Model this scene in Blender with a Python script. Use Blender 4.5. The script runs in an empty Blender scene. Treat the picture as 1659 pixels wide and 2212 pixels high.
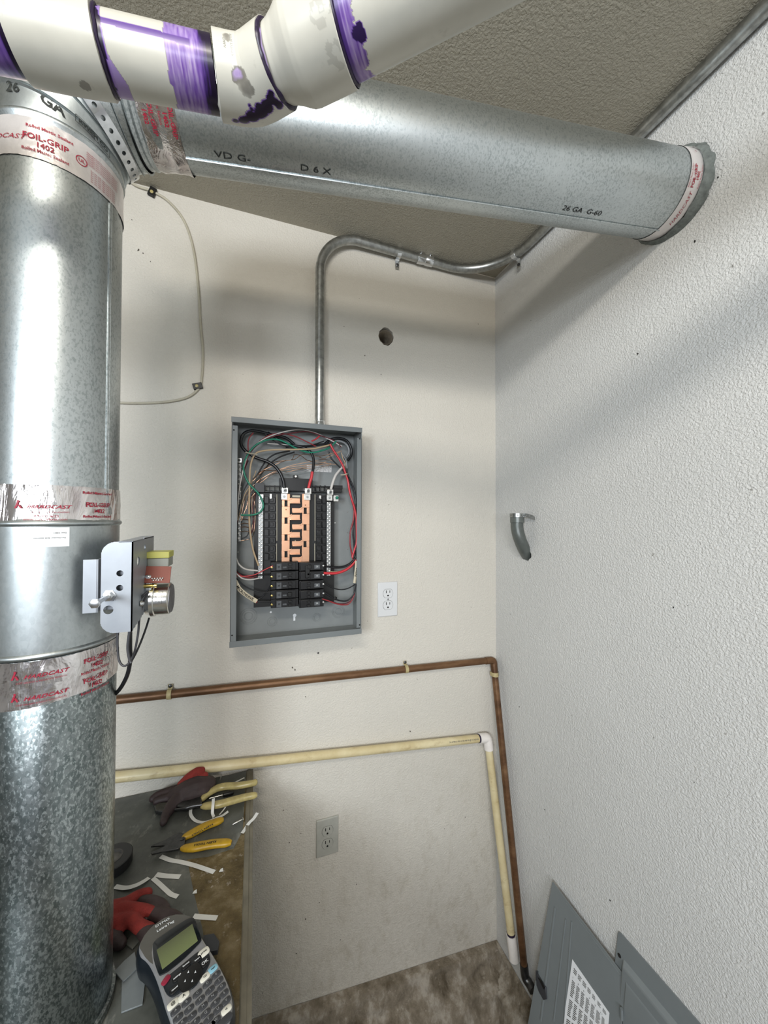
import bpy, math, random
from mathutils import Vector as V, Matrix, noise
random.seed(7)
PI = math.pi
scene = bpy.context.scene
COL = scene.collection

# ------------------------------------------------------------------ camera
F, CX, CY = 789.27, 829.5, 1106.0          # focal length and centre in pixels of the 1659 x 2212 frame
CAM = V((0, 0, 1.68))
RT = V((0.94262, -0.33388, 0.0023)).normalized()
FW = V((0.3338, 0.94252, 0.0152)).normalized()
UP = RT.cross(FW).normalized(); RT = FW.cross(UP).normalized()
cam_d = bpy.data.cameras.new('camera'); cam = bpy.data.objects.new('camera', cam_d); COL.objects.link(cam)
cam_d.sensor_fit = 'HORIZONTAL'; cam_d.sensor_width = 36; cam_d.lens = F / 1659 * 36; cam_d.clip_start = 0.02
m = Matrix.Identity(4)
for i in range(3):
    m[i][0] = RT[i]; m[i][1] = UP[i]; m[i][2] = -FW[i]; m[i][3] = CAM[i]
cam.matrix_world = m
scene.camera = cam

# ------------------------------------------------------------------ world, lights, exposure
w = bpy.data.worlds.new('world'); scene.world = w; w.use_nodes = True
w.node_tree.nodes['Background'].inputs[0].default_value = (0.80, 0.84, 0.92, 1)
w.node_tree.nodes['Background'].inputs[1].default_value = 0.2
scene.view_settings.view_transform = 'Standard'; scene.view_settings.look = 'None'
scene.view_settings.gamma = 1; scene.view_settings.use_curve_mapping = False
scene.view_settings.exposure = 0.17

def area(name, loc, target, sx, sy, power, color):
    l = bpy.data.lights.new(name, 'AREA'); l.shape = 'RECTANGLE'; l.size = sx; l.size_y = sy
    l.energy = power; l.color = color
    o = bpy.data.objects.new(name, l); COL.objects.link(o); o.location = loc
    o.rotation_euler = (V(target) - V(loc)).to_track_quat('-Z', 'Y').to_euler()
    return o
# shop light on the ceiling behind the camera, window daylight from the left rear, open door far behind
area('ceiling_lamp', (-0.30, -0.50, 2.54), (0.25, 0.9, 1.25), 0.55, 0.14, 10, (1.0, 0.94, 0.84))
area('door_daylight', (-0.7, -2.6, 1.88), (0.3, 1.0, 0.8), 1.1, 0.6, 40, (0.92, 0.95, 1.0))
area('window_daylight', (-1.25, -1.25, 1.95), (0.85, 0.45, 0.85), 0.45, 0.60, 31, (0.86, 0.94, 1.0))

# ------------------------------------------------------------------ helpers
def ray(px, py): return RT * ((px - CX) / F) + UP * ((CY - py) / F) + FW
def at(px, py, ax, v):
    d = ray(px, py); return CAM + d * ((v - CAM[ax]) / d[ax])
def atp(px, py, P0, n):
    d = ray(px, py); return CAM + d * ((P0 - CAM).dot(n) / d.dot(n))
def hitcyl(px, py, A, ax, r):
    d = ray(px, py).normalized(); w_ = CAM - A; dp = d - ax * d.dot(ax); wp = w_ - ax * w_.dot(ax)
    a = dp.dot(dp); b = 2 * dp.dot(wp); c = wp.dot(wp) - r * r
    t = (-b - math.sqrt(max(b * b - 4 * a * c, 0))) / (2 * a); return CAM + d * t

def wloc(o):
    v = V((0, 0, 0))
    while o is not None: v = v + o.location; o = o.parent
    return v
def tag(o, label=None, cat=None, group=None, kind=None):
    if label: o['label'] = label
    if cat: o['category'] = cat
    if group: o['group'] = group
    if kind: o['kind'] = kind
    return o
def empty(name, loc, label=None, cat=None, group=None):
    o = bpy.data.objects.new(name, None); COL.objects.link(o); o.location = loc; o.empty_display_size = .05
    return tag(o, label, cat, group)

def frame(d):
    d = d.normalized(); a = V((0, 0, 1)) if abs(d.z) < .9 else V((1, 0, 0))
    u = d.cross(a).normalized(); return u, d.cross(u).normalized()
def catmull(P, n=8, closed=False):
    P = [V(p) for p in P]; N = len(P); out = []
    if N < 3: return P
    for i in range(N - (0 if closed else 1)):
        if closed: a, b, c, d = P[(i-1) % N], P[i], P[(i+1) % N], P[(i+2) % N]
        else:
            b, c = P[i], P[i+1]
            a = P[i-1] if i > 0 else b * 2 - c
            d = P[i+2] if i + 2 < N else c * 2 - b
        for k in range(n):
            t = k / n
            out.append(.5 * ((2*b) + (c - a)*t + (2*a - 5*b + 4*c - d)*t*t + (3*b - a - 3*c + d)*t**3))
    if not closed: out.append(P[-1])
    return out

class MB:
    def __init__(s): s.v = []; s.f = []; s.fm = []; s.att = None
    def add(s, vs, fs, mi=0):
        o = len(s.v); s.v += [V(p) for p in vs]; s.f += [tuple(i + o for i in f) for f in fs]; s.fm += [mi] * len(fs); return s
    def box(s, x0, x1, y0, y1, z0, z1, mi=0):
        return s.add([(x, y, z) for x in (x0, x1) for y in (y0, y1) for z in (z0, z1)],
                     [(0,1,3,2), (4,6,7,5), (0,4,5,1), (2,3,7,6), (0,2,6,4), (1,5,7,3)], mi)
    def obox(s, c, u, v, w_, hu, hv, hw, mi=0):
        c = V(c); P = [c + u*a*hu + v*b*hv + w_*d*hw for a in (-1,1) for b in (-1,1) for d in (-1,1)]
        return s.add(P, [(0,1,3,2), (4,6,7,5), (0,4,5,1), (2,3,7,6), (0,2,6,4), (1,5,7,3)], mi)
    def cyl(s, a, b, r0, r1=None, n=24, mi=0, caps=True):
        r1 = r0 if r1 is None else r1; a = V(a); b = V(b); u, v = frame(b - a)
        P = [a + (u*math.cos(2*PI*i/n) + v*math.sin(2*PI*i/n))*r0 for i in range(n)] + [b + (u*math.cos(2*PI*i/n) + v*math.sin(2*PI*i/n))*r1 for i in range(n)]
        fs = [(i, (i+1) % n, n + (i+1) % n, n + i) for i in range(n)]
        if caps: fs += [tuple(range(n))[::-1], tuple(range(n, 2*n))]
        return s.add(P, fs, mi)
    def lathe(s, a, d, prof, n=48, mi=0, caps=True):
        # prof: list of (distance along d, radius)
        a = V(a); d = V(d).normalized(); u, v = frame(d); P = []
        for t, r in prof: P += [a + d*t + (u*math.cos(2*PI*i/n) + v*math.sin(2*PI*i/n))*r for i in range(n)]
        fs = []
        for k in range(len(prof) - 1):
            for i in range(n): fs.append((k*n+i, k*n+(i+1) % n, (k+1)*n+(i+1) % n, (k+1)*n+i))
        if caps: fs += [tuple(range(n))[::-1], tuple(range((len(prof)-1)*n, len(prof)*n))]
        return s.add(P, fs, mi)
    def tube(s, path, r, n=10, mi=0, caps=True, flat=None):
        path = [V(p) for p in path]; N = len(path)
        R = r if isinstance(r, (list, tuple)) else [r] * N
        if len(R) != N: R = [R[min(int(i/(N-1)*(len(R)-1)), len(R)-2)]*(1-((i/(N-1)*(len(R)-1)) % 1 if i < N-1 else 1)) + R[min(int(i/(N-1)*(len(R)-1)), len(R)-2)+1]*((i/(N-1)*(len(R)-1)) % 1 if i < N-1 else 1) for i in range(N)]
        T = [(path[min(i+1, N-1)] - path[max(i-1, 0)]).normalized() for i in range(N)]
        u, _ = frame(T[0]); P = []
        for i in range(N):
            u = (u - T[i]*u.dot(T[i])).normalized(); v = T[i].cross(u)
            P += [path[i] + (u*math.cos(2*PI*k/n) + v*math.sin(2*PI*k/n))*R[i] for k in range(n)]
        fs = []
        for k in range(N-1):
            for i in range(n): fs.append((k*n+i, k*n+(i+1) % n, (k+1)*n+(i+1) % n, (k+1)*n+i))
        if caps: fs += [tuple(range(n))[::-1], tuple(range((N-1)*n, N*n))]
        return s.add(P, fs, mi)
    def prism(s, poly, off, mi=0):
        n = len(poly); off = V(off); P = [V(p) for p in poly] + [V(p) + off for p in poly]
        return s.add(P, [tuple(range(n)), tuple(range(n, 2*n))[::-1]] + [(i, n+i, n+(i+1) % n, (i+1) % n) for i in range(n)], mi)
    def ball(s, c, r, n=10, mi=0, sc=(1,1,1)):
        c = V(c); P = [c + V((0,0,r*sc[2]))]
        for j in range(1, n):
            for i in range(2*n):
                a = PI*j/n; b = PI*i/n; P.append(c + V((r*sc[0]*math.sin(a)*math.cos(b), r*sc[1]*math.sin(a)*math.sin(b), r*sc[2]*math.cos(a))))
        P.append(c - V((0,0,r*sc[2]))); M = 2*n; fs = [(0, 1+i, 1+(i+1) % M) for i in range(M)]
        for j in range(n-2):
            for i in range(M): fs.append((1+j*M+i, 1+(j+1)*M+i, 1+(j+1)*M+(i+1) % M, 1+j*M+(i+1) % M))
        L = len(P)-1; fs += [(L, 1+(n-2)*M+(i+1) % M, 1+(n-2)*M+i) for i in range(M)]
        return s.add(P, fs, mi)
    def strap(s, fn, L, W, cell, hr, th=.0012, mi=0, holes=True):
        # perforated band: fn(u, v, h) -> point; u along, v across, h height
        n = max(1, round(L/cell)); cl = L/n; H = 12
        for k in range(n):
            c = (k+.5)*cl; outer = []; inner = []
            for i in range(H):
                a = 2*PI*(i+.5)/H; ca, sa = math.cos(a), math.sin(a); q = min((cl/2)/max(abs(ca), 1e-6), (W/2)/max(abs(sa), 1e-6))
                outer.append((c + ca*q, sa*q)); inner.append((c + ca*hr, sa*hr))
            cor = [(c+cl/2, W/2), (c-cl/2, W/2), (c-cl/2, -W/2), (c+cl/2, -W/2)]
            P = [fn(a_, b_, th) for a_, b_ in outer+inner+cor] + [fn(a_, b_, 0) for a_, b_ in inner+outer]
            fs = []
            for i in range(H):
                j = (i+1) % H
                fs.append((i, j, H+j, H+i)); fs.append((H+i, H+j, 2*H+4+j, 2*H+4+i)); fs.append((2*H+4+i, 2*H+4+j, 3*H+4+j, 3*H+4+i))
            # corner fill triangles
            for q in range(4):
                ang = [PI/4, 3*PI/4, 5*PI/4, 7*PI/4][q]
                t = math.atan2(W, cl); ang = [t, PI-t, PI+t, 2*PI-t][q]
                i = int((ang/(2*PI))*H - .5) % H; fs.append((i, 2*H+q, (i+1) % H))
            s.add(P, fs, mi)
        return s
    def build(s, name, mat, parent=None, smooth=40, bevel=0, bseg=2, sub=0, label=None, loc=None):
        base = wloc(parent) if parent is not None else V((0, 0, 0))
        if parent is None:
            if loc is None:
                xs = [p.x for p in s.v]; ys = [p.y for p in s.v]; zs = [p.z for p in s.v]
                loc = V(((min(xs)+max(xs))/2, (min(ys)+max(ys))/2, min(zs)))
            base = V(loc)
        me = bpy.data.meshes.new(name); me.from_pydata([p - base for p in s.v], [], s.f); 
        mats = mat if isinstance(mat, (list, tuple)) else [mat]
        for m_ in mats: me.materials.append(m_)
        if len(mats) > 1: me.polygons.foreach_set('material_index', s.fm)
        if s.att: 
            at_ = me.attributes.new('stain', 'FLOAT', 'POINT'); at_.data.foreach_set('value', s.att)
        me.validate(); me.update()
        o = bpy.data.objects.new(name, me); COL.objects.link(o)
        if parent is not None: o.parent = parent
        else: o.location = base
        import bmesh
        bm = bmesh.new(); bm.from_mesh(me); bmesh.ops.recalc_face_normals(bm, faces=bm.faces)
        if smooth:
            for e in bm.edges:
                if len(e.link_faces) == 2 and e.calc_face_angle(0) > math.radians(smooth): e.smooth = False
            for f in bm.faces: f.smooth = True
        bm.to_mesh(me); bm.free()
        if bevel:
            b = o.modifiers.new('bevel', 'BEVEL'); b.width = bevel; b.segments = bseg; b.limit_method = 'ANGLE'; b.angle_limit = math.radians(35)
        if sub:
            b = o.modifiers.new('sub', 'SUBSURF'); b.levels = sub; b.render_levels = sub
        if label: o['label'] = label
        return o

def copy_tree(o, parent=None):
    c = o.copy(); COL.objects.link(c)
    if parent is not None: c.parent = parent
    for ch in [x for x in COL.objects if x.parent == o]: copy_tree(ch, c)
    return c

_tc = {}
def glyphs(txt, size, shear=0, bold=0, align='CENTER', space=1.0):
    k = (txt, size, shear, bold, align, space)
    if k in _tc: return _tc[k]
    c = bpy.data.curves.new('t', 'FONT'); c.body = txt; c.size = size; c.shear = shear; c.offset = bold; c.align_x = align; c.align_y = 'CENTER'
    c.resolution_u = 2; c.space_character = space
    o = bpy.data.objects.new('t', c); COL.objects.link(o)
    bpy.context.view_layer.update(); dg = bpy.context.evaluated_depsgraph_get()
    me = bpy.data.meshes.new_from_object(o.evaluated_get(dg))
    r = ([tuple(v.co[:2]) for v in me.vertices], [tuple(p.vertices) for p in me.polygons])
    bpy.data.objects.remove(o); bpy.data.curves.remove(c); bpy.data.meshes.remove(me)
    _tc[k] = r; return r
def text(mb, txt, fn, size, x=0, y=0, mi=0, sx=1, **kw):
    vs, fs = glyphs(txt, size, **kw)
    return mb.add([fn(a*sx + x, b + y) for a, b in vs], fs, mi)

# ------------------------------------------------------------------ materials
def srgb(h):
    if isinstance(h, str):
        h = h.lstrip('#'); c = [int(h[i:i+2], 16)/255 for i in (0, 2, 4)]
    else: c = h
    return tuple(x/12.92 if x <= .04045 else ((x+.055)/1.055)**2.4 for x in c) + (1,)
class NT:
    def __init__(s, name):
        s.m = bpy.data.materials.new(name); s.m.use_nodes = True; s.t = s.m.node_tree; s.b = s.t.nodes['Principled BSDF']; s.tc = None
    def n(s, typ, **k):
        x = s.t.nodes.new(typ)
        for a, b in k.items():
            if a.startswith('i_'): x.inputs[a[2:].replace('_', ' ')].default_value = b
            else: setattr(x, a, b)
        return x
    def l(s, a, b): s.t.links.new(a, b)
    def coord(s, sc=(1,1,1)):
        if s.tc is None: s.tc = s.n('ShaderNodeTexCoord')
        mp = s.n('ShaderNodeMapping'); mp.inputs['Scale'].default_value = sc; s.l(s.tc.outputs['Object'], mp.inputs[0]); return mp.outputs[0]
    def noise(s, scale, detail=3, rough=.5, sc=(1,1,1), dist=0):
        x = s.n('ShaderNodeTexNoise'); x.inputs['Scale'].default_value = scale; x.inputs['Detail'].default_value = detail
        x.inputs['Roughness'].default_value = rough; x.inputs['Distortion'].default_value = dist; s.l(s.coord(sc), x.inputs['Vector']); return x.outputs[0]
    def ramp(s, fac, stops):
        r = s.n('ShaderNodeValToRGB'); e = r.color_ramp.elements
        while len(e) < len(stops): e.new(.5)
        for el, (p, c) in zip(e, stops): el.position = p; el.color = c if len(c) == 4 else (*c, 1)
        s.l(fac, r.inputs[0]); return r.outputs[0]
    def mix(s, fac, a, b, mode='MIX'):
        x = s.n('ShaderNodeMix', data_type='RGBA', blend_type=mode)
        if isinstance(fac, (int, float)): x.inputs[0].default_value = fac
        else: s.l(fac, x.inputs[0])
        for i, c in ((6, a), (7, b)):
            if isinstance(c, tuple): x.inputs[i].default_value = c
            else: s.l(c, x.inputs[i])
        return x.outputs[2]
    def math(s, op, a, b=0.0):
        x = s.n('ShaderNodeMath', operation=op)
        for i, c in enumerate((a, b)):
            if isinstance(c, (int, float)): x.inputs[i].default_value = c
            else: s.l(c, x.inputs[i])
        return x.outputs[0]
    def bump(s, h, strength=.5, dist=.001, prev=None):
        x = s.n('ShaderNodeBump'); x.inputs['Strength'].default_value = strength; x.inputs['Distance'].default_value = dist
        s.l(h, x.inputs['Height'])
        if prev is not None: s.l(prev, x.inputs['Normal'])
        return x.outputs[0]
    def set(s, **k):
        for a, b in k.items():
            i = s.b.inputs[{'color':'Base Color','rough':'Roughness','metal':'Metallic','normal':'Normal','spec':'Specular IOR Level','coat':'Coat Weight','alpha':'Alpha','trans':'Transmission Weight','sub':'Subsurface Weight'}[a]]
            if isinstance(b, (int, float, tuple)): i.default_value = b
            else: s.l(b, i)
        return s.m
BW = lambda v: (v, v, v, 1)

def simple(name, col, rough=.5, metal=0, nz=0, nscale=60, bump=0, bscale=200, bdist=.0005, spec=.5):
    n = NT(name); c = srgb(col) if not isinstance(col, tuple) or len(col) == 3 else col
    if nz:
        f = n.noise(nscale, 4, .6); dark = tuple(x*(1-nz) for x in c[:3]) + (1,); lite = tuple(min(1, x*(1+nz*.6)) for x in c[:3]) + (1,)
        cc = n.ramp(f, [(.3, dark), (.7, lite)])
    else: cc = c
    n.set(color=cc, rough=rough, metal=metal, spec=spec)
    if bump: n.set(normal=n.bump(n.noise(bscale, 3), bump, bdist))
    return n.m

def wall_mat(name, col, strength=.55, scale=150, dirty=0.0):
    n = NT(name); c = srgb(col)
    big = n.noise(2.2, 4, .6); c1 = n.ramp(big, [(.3, tuple(x*.93 for x in c[:3])), (.7, c)])
    sp = n.ramp(n.noise(46, 3, .55), [(.735, BW(0)), (.755, BW(1))])          # small scuffs and specks
    c2 = n.mix(n.math('MULTIPLY', sp, .55), c1, srgb('#5d554a'))
    if dirty:
        g = n.n('ShaderNodeSeparateXYZ'); n.l(n.tc.outputs['Object'], g.inputs[0])
        low = n.n('ShaderNodeMapRange'); low.inputs[1].default_value = 1.05; low.inputs[2].default_value = .1; n.l(g.outputs[2], low.inputs[0])
        st = n.ramp(n.noise(20, 6, .72, (1, 1, .6)), [(.5, BW(0)), (.75, BW(1))])
        st2 = n.ramp(n.noise(70, 5, .7), [(.42, BW(0)), (.75, BW(1))])
        f = n.math('MULTIPLY', n.math('MULTIPLY', low.outputs[0], st), dirty)
        c2 = n.mix(f, c2, srgb('#8f8266'))
        c2 = n.mix(n.math('MULTIPLY', n.math('MULTIPLY', low.outputs[0], st2), dirty*.45), c2, srgb('#6e6450'))
    nz = n.noise(scale, 4, .55, dist=.4); nz2 = n.noise(scale*.35, 2, .5)
    h = n.ramp(nz, [(.36, BW(0)), (.62, BW(1))])
    nb = n.bump(h, strength, .0016); nb = n.bump(nz2, strength*.6, .003, nb)
    n.set(color=c2, rough=.62, normal=nb, spec=.35); return n.m
M = {}
M['wall'] = wall_mat('painted_wall', '#d7d2c8', .50, 190, .5)
M['wallR'] = wall_mat('painted_wall_orange_peel', '#dddddb', .75, 230, .1)
M['ceil'] = wall_mat('ceiling_texture', '#aba596', .85, 190)

def galv(name, base=(.54, .58, .59), dark=(.24, .28, .29), scale=300, amt=.55, r0=.30, r1=.48, sc=(1, 1, .6)):
    n = NT(name)
    v = n.n('ShaderNodeTexVoronoi'); v.inputs['Scale'].default_value = scale*.55; n.l(n.coord(sc), v.inputs[0])
    nz = n.noise(scale*.8, 3, .6, sc); big = n.noise(9, 3, .5, (1, 1, .35))
    k = n.math('ADD', nz, n.math('MULTIPLY', n.math('SUBTRACT', big, .5), .30))
    fl = n.ramp(k, [(.50, BW(0)), (.60, BW(1))])
    g = n.n('ShaderNodeSeparateColor'); n.l(v.outputs['Color'], g.inputs[0])
    cc = n.mix(n.math('MULTIPLY', fl, amt), (*base, 1), (*dark, 1))
    cc = n.mix(n.math('MULTIPLY', g.outputs[0], .22), cc, (.75, .79, .80, 1))
    rr = n.n('ShaderNodeMapRange'); rr.inputs[3].default_value = r0; rr.inputs[4].default_value = r1; n.l(k, rr.inputs[0])
    n.set(color=cc, metal=1.0, rough=rr.outputs[0], normal=n.bump(n.noise(5, 2, .4, (1, 1, .25)), .25, .004)); return n.m
M['galv'] = galv('galvanized_steel_bright', scale=430)
M['galvdarkrefl'] = galv('spangled_steel_dark_reflection', (.15, .18, .18), (.46, .51, .51), 420, .8, .24, .38)  # dark base colour stands in for the dark room reflected in the duct
M['galvgrey'] = galv('galvanized_steel_matte', (.48, .52, .53), (.36, .40, .41), 420, .3, .34, .46)
M['conduit'] = simple('weathered_conduit', (.42, .43, .42, 1), .38, 1, .35, 60, .2, 300)
M['zinc'] = simple('zinc_plated_steel', (.72, .74, .76, 1), .25, 1, .15, 90)
M['bracket'] = simple('grey_painted_bracket', '#9ba0a7', .38, .35, .06, 40)
M['steel'] = simple('bright_steel', (.78, .78, .76, 1), .22, 1, .1, 200)
def foil():
    n = NT('foil_tape'); a = n.noise(26, 4, .6, (1, 1, .35), .8); b = n.noise(110, 3, .6)
    cc = n.ramp(a, [(.3, (.42, .37, .37)), (.5, (.72, .68, .67)), (.7, (.86, .84, .83))])
    nb = n.bump(a, .9, .006); nb = n.bump(b, .35, .0012, nb)
    n.set(color=cc, metal=.95, rough=.2, normal=nb); return n.m
M['foil'] = foil()
M['foilwhite'] = simple('tape_backing_smooth', (.80, .76, .75, 1), .32, .55, .08, 30, .5, 60, .002)
M['red'] = simple('red_print', '#97122f', .5)
M['blackprint'] = simple('black_print', '#1d211f', .6)
M['greyprint'] = simple('grey_print', '#5a5a58', .6)
M['putty'] = simple('grey_sealant', '#6d7370', .75, 0, .35, 80, .8, 120, .003)
M['sticker'] = simple('white_sticker', '#e9ebee', .4)

def pvc():
    n = NT('pvc_with_primer'); c = n.ramp(n.noise(14, 4, .55), [(.3, srgb('#b9b7ad')), (.7, srgb('#c8c6bc'))])
    dirt = n.ramp(n.noise(34, 6, .7), [(.62, BW(0)), (.74, BW(1))])
    a = n.n('ShaderNodeAttribute', attribute_name='stain')
    f = a.outputs['Fac']; c = n.mix(n.math('MULTIPLY', dirt, .25), c, srgb('#6f6a60'))
    str_ = n.noise(60, 4, .6, (1, .12, .12))
    pur = n.ramp(f, [(.0, srgb('#b9b7ad')), (.12, srgb('#6b6760')), (.26, srgb('#6b6760')), (.33, srgb('#a592bb')), (.62, srgb('#6f4f9c')), (.85, srgb('#3d2468')), (1.0, srgb('#170a28'))])
    fac = n.ramp(f, [(.03, BW(0)), (.22, BW(.8)), (.34, BW(1))])
    n.set(color=n.mix(fac, c, pur), rough=.33, spec=.45, coat=.05); return n.m
M['pvc'] = pvc()
M['copperpipe'] = None
def coppipe():
    n = NT('tarnished_copper'); c = n.ramp(n.noise(18, 6, .65, (.3, 1, 1)), [(.3, srgb('#4a3220')), (.5, srgb('#6f5037')), (.7, srgb('#8b6a4c'))])
    n.set(color=c, metal=.45, rough=.42, normal=n.bump(n.noise(120, 3), .2, .0006)); return n.m
M['copperpipe'] = coppipe()
M['oldpvc'] = None
def oldpvc():
    n = NT('yellowed_pvc'); c = n.ramp(n.noise(12, 5, .6), [(.35, srgb('#c9b88c')), (.65, srgb('#ddd0a9'))])
    s_ = n.ramp(n.noise(22, 6, .7, (.5, 1, 1)), [(.55, BW(0)), (.72, BW(1))]); c = n.mix(n.math('MULTIPLY', s_, .55), c, srgb('#8f6d3a'))
    n.set(color=c, rough=.35); return n.m
M['oldpvc'] = oldpvc()
M['whitepvc'] = simple('white_pvc_fitting', '#ece6e0', .3, 0, .05)
M['primer'] = simple('purple_primer', '#231733', .35)
M['strapplastic'] = simple('cream_pipe_strap', '#b7a87c', .55, 0, .2, 90)
M['cable'] = simple('off_white_cable', '#b9b3a1', .5, 0, .12, 30)
M['black'] = simple('black_plastic', '#0d0d0d', .42, 0, .2, 60)
M['blackm'] = simple('black_molded_plastic', '#131315', .35, 0, .25, 90)
M['darkgrey'] = simple('dark_grey_plastic', '#34363a', .4)
M['panel'] = simple('grey_enamel', '#777c7d', .42, .1, .05, 25, .12, 500, .0004)
M['panelin'] = simple('grey_enamel_interior', '#868a8a', .5, .1, .06, 25)
M['cover'] = simple('grey_enamel_cover', '#7b8183', .4, .1, .05, 12, .1, 500, .0004)
M['buscopper'] = simple('copper_bus', (.88, .50, .32, 1), .30, 1, .08, 30)
M['barewire'] = simple('bare_copper_wire', (.62, .40, .28, 1), .35, 1, .2, 60)
M['alu'] = simple('aluminium_lug', (.80, .79, .76, 1), .3, 1, .08, 80)
M['bar'] = simple('tin_plated_bar', (.36, .37, .37, 1), .42, 1, .1, 200)
WC = {'wb': '#15161a', 'wr': '#8e2b30', 'wR': '#c1343c', 'ww': '#c9c6c2', 'wt': '#b39c7d', 'wg': '#1f7a62', 'wgr': '#8e9092', 'wd': '#5a2028', 'wp': '#b8938c'}
for k, c in WC.items(): M[k] = simple('wire_' + {'wb':'black','wr':'dark_red','wR':'red','ww':'white','wt':'tan','wg':'green','wgr':'grey','wd':'maroon','wp':'pinkish'}[k], c, .32)
M['outlet'] = simple('white_outlet_plate', '#d6d7d8', .3)
M['outletold'] = simple('painted_over_outlet_plate', '#aeaea6', .5, 0, .1, 40, .3, 120)
M['slot'] = simple('slot_black', '#15120f', .8)
def concrete(name, a, b, c_):
    n = NT(name); k = n.noise(16, 7, .68, (1, 1, .6)); c = n.ramp(k, [(.32, srgb(a)), (.5, srgb(b)), (.62, srgb(c_))])
    s_ = n.ramp(n.noise(55, 5, .7), [(.6, BW(0)), (.7, BW(1))]); c = n.mix(n.math('MULTIPLY', s_, .5), c, srgb('#c7beb2'))
    nb = n.bump(n.noise(70, 6, .7), .8, .006); n.set(color=c, rough=.9, normal=nb, spec=.2); return n.m
M['conc'] = concrete('stained_concrete', '#655b4c', '#8f8576', '#b5ada1')
M['floor'] = concrete('concrete_floor', '#5d5549', '#7a7264', '#8f877b')
M['bench'] = concrete('worn_bench_brown', '#4b3f29', '#6b5d40', '#83765c')
M['bench'].node_tree.nodes['Principled BSDF'].inputs['Roughness'].default_value = .5
def benchgrey():
    n = NT('grey_scuffed_sheet'); c = n.ramp(n.noise(8, 6, .65), [(.35, srgb('#3f413d')), (.6, srgb('#5d5f5a')), (.75, srgb('#83827a'))])
    s_ = n.ramp(n.noise(40, 5, .7, (1, .5, 1)), [(.60, BW(0)), (.72, BW(1))]); c = n.mix(n.math('MULTIPLY', s_, .45), c, srgb('#9b9a92'))
    n.set(color=c, rough=.42, spec=.5); return n.m
M['benchgrey'] = benchgrey()
M['edge'] = simple('bench_edge_trim', '#6f6a5c', .55, 0, .25, 30)
M['cream'] = simple('cream_dipped_grip', '#b3a56f', .25, 0, .25, 60)
M['yellow'] = simple('yellow_grip', '#b48f22', .35, 0, .2, 60)
M['toolsteel'] = simple('dark_tool_steel', (.10, .10, .10, 1), .35, .9, .3, 90)
M['gloveblk'] = simple('maroon_black_rubber', '#3a2d2d', .6, 0, .25, 40, .5, 200, .001)
M['glovered'] = simple('red_knit', '#8c2d27', .85, 0, .25, 60, .8, 500, .0012)
M['paper'] = simple('white_label_tape', '#d8d8d4', .5)
M['siltop'] = simple('silver_plastic', '#9b9b9d', .32, .45, .05)
M['gunmetal'] = simple('gunmetal_plastic', '#66645f', .28, .5, .05)
M['lcd'] = simple('lcd_green_grey', '#68704a', .35)
M['glossblk'] = simple('gloss_black_plastic', '#0e1418', .18)
M['navy'] = simple('blue_black_plastic', '#12181e', .4)
M['key'] = simple('dark_grey_key', '#3c3d40', .4)
M['greykey'] = simple('key_letter_grey', '#8a8b8c', .5)
M['keywhite'] = simple('white_key', '#dcd9cc', .35)
M['keyblue'] = simple('light_blue_key', '#86b7c9', .35)
M['keyred'] = simple('red_key', '#8c2038', .3)
M['whiteprint'] = simple('white_print', '#dfe2e4', .5)
M['greycard'] = simple('grey_sheet_offcut', '#7a8082', .5, .2, .05)
M['pcb'] = simple('red_brown_circuit_board', '#7a2c18', .45)
M['relay'] = simple('pale_yellow_plastic', '#bcbb62', .45)
M['relay2'] = simple('clear_grey_plastic', '#8d9088', .25)
M['brass'] = simple('brass', (.80, .62, .20, 1), .22, 1)
M['motorface'] = simple('dark_motor_face', (.25, .25, .26, 1), .5, .7, .2, 80)
M['sole'] = simple('black_vinyl_tape', '#1a1a1b', .4)

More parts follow.
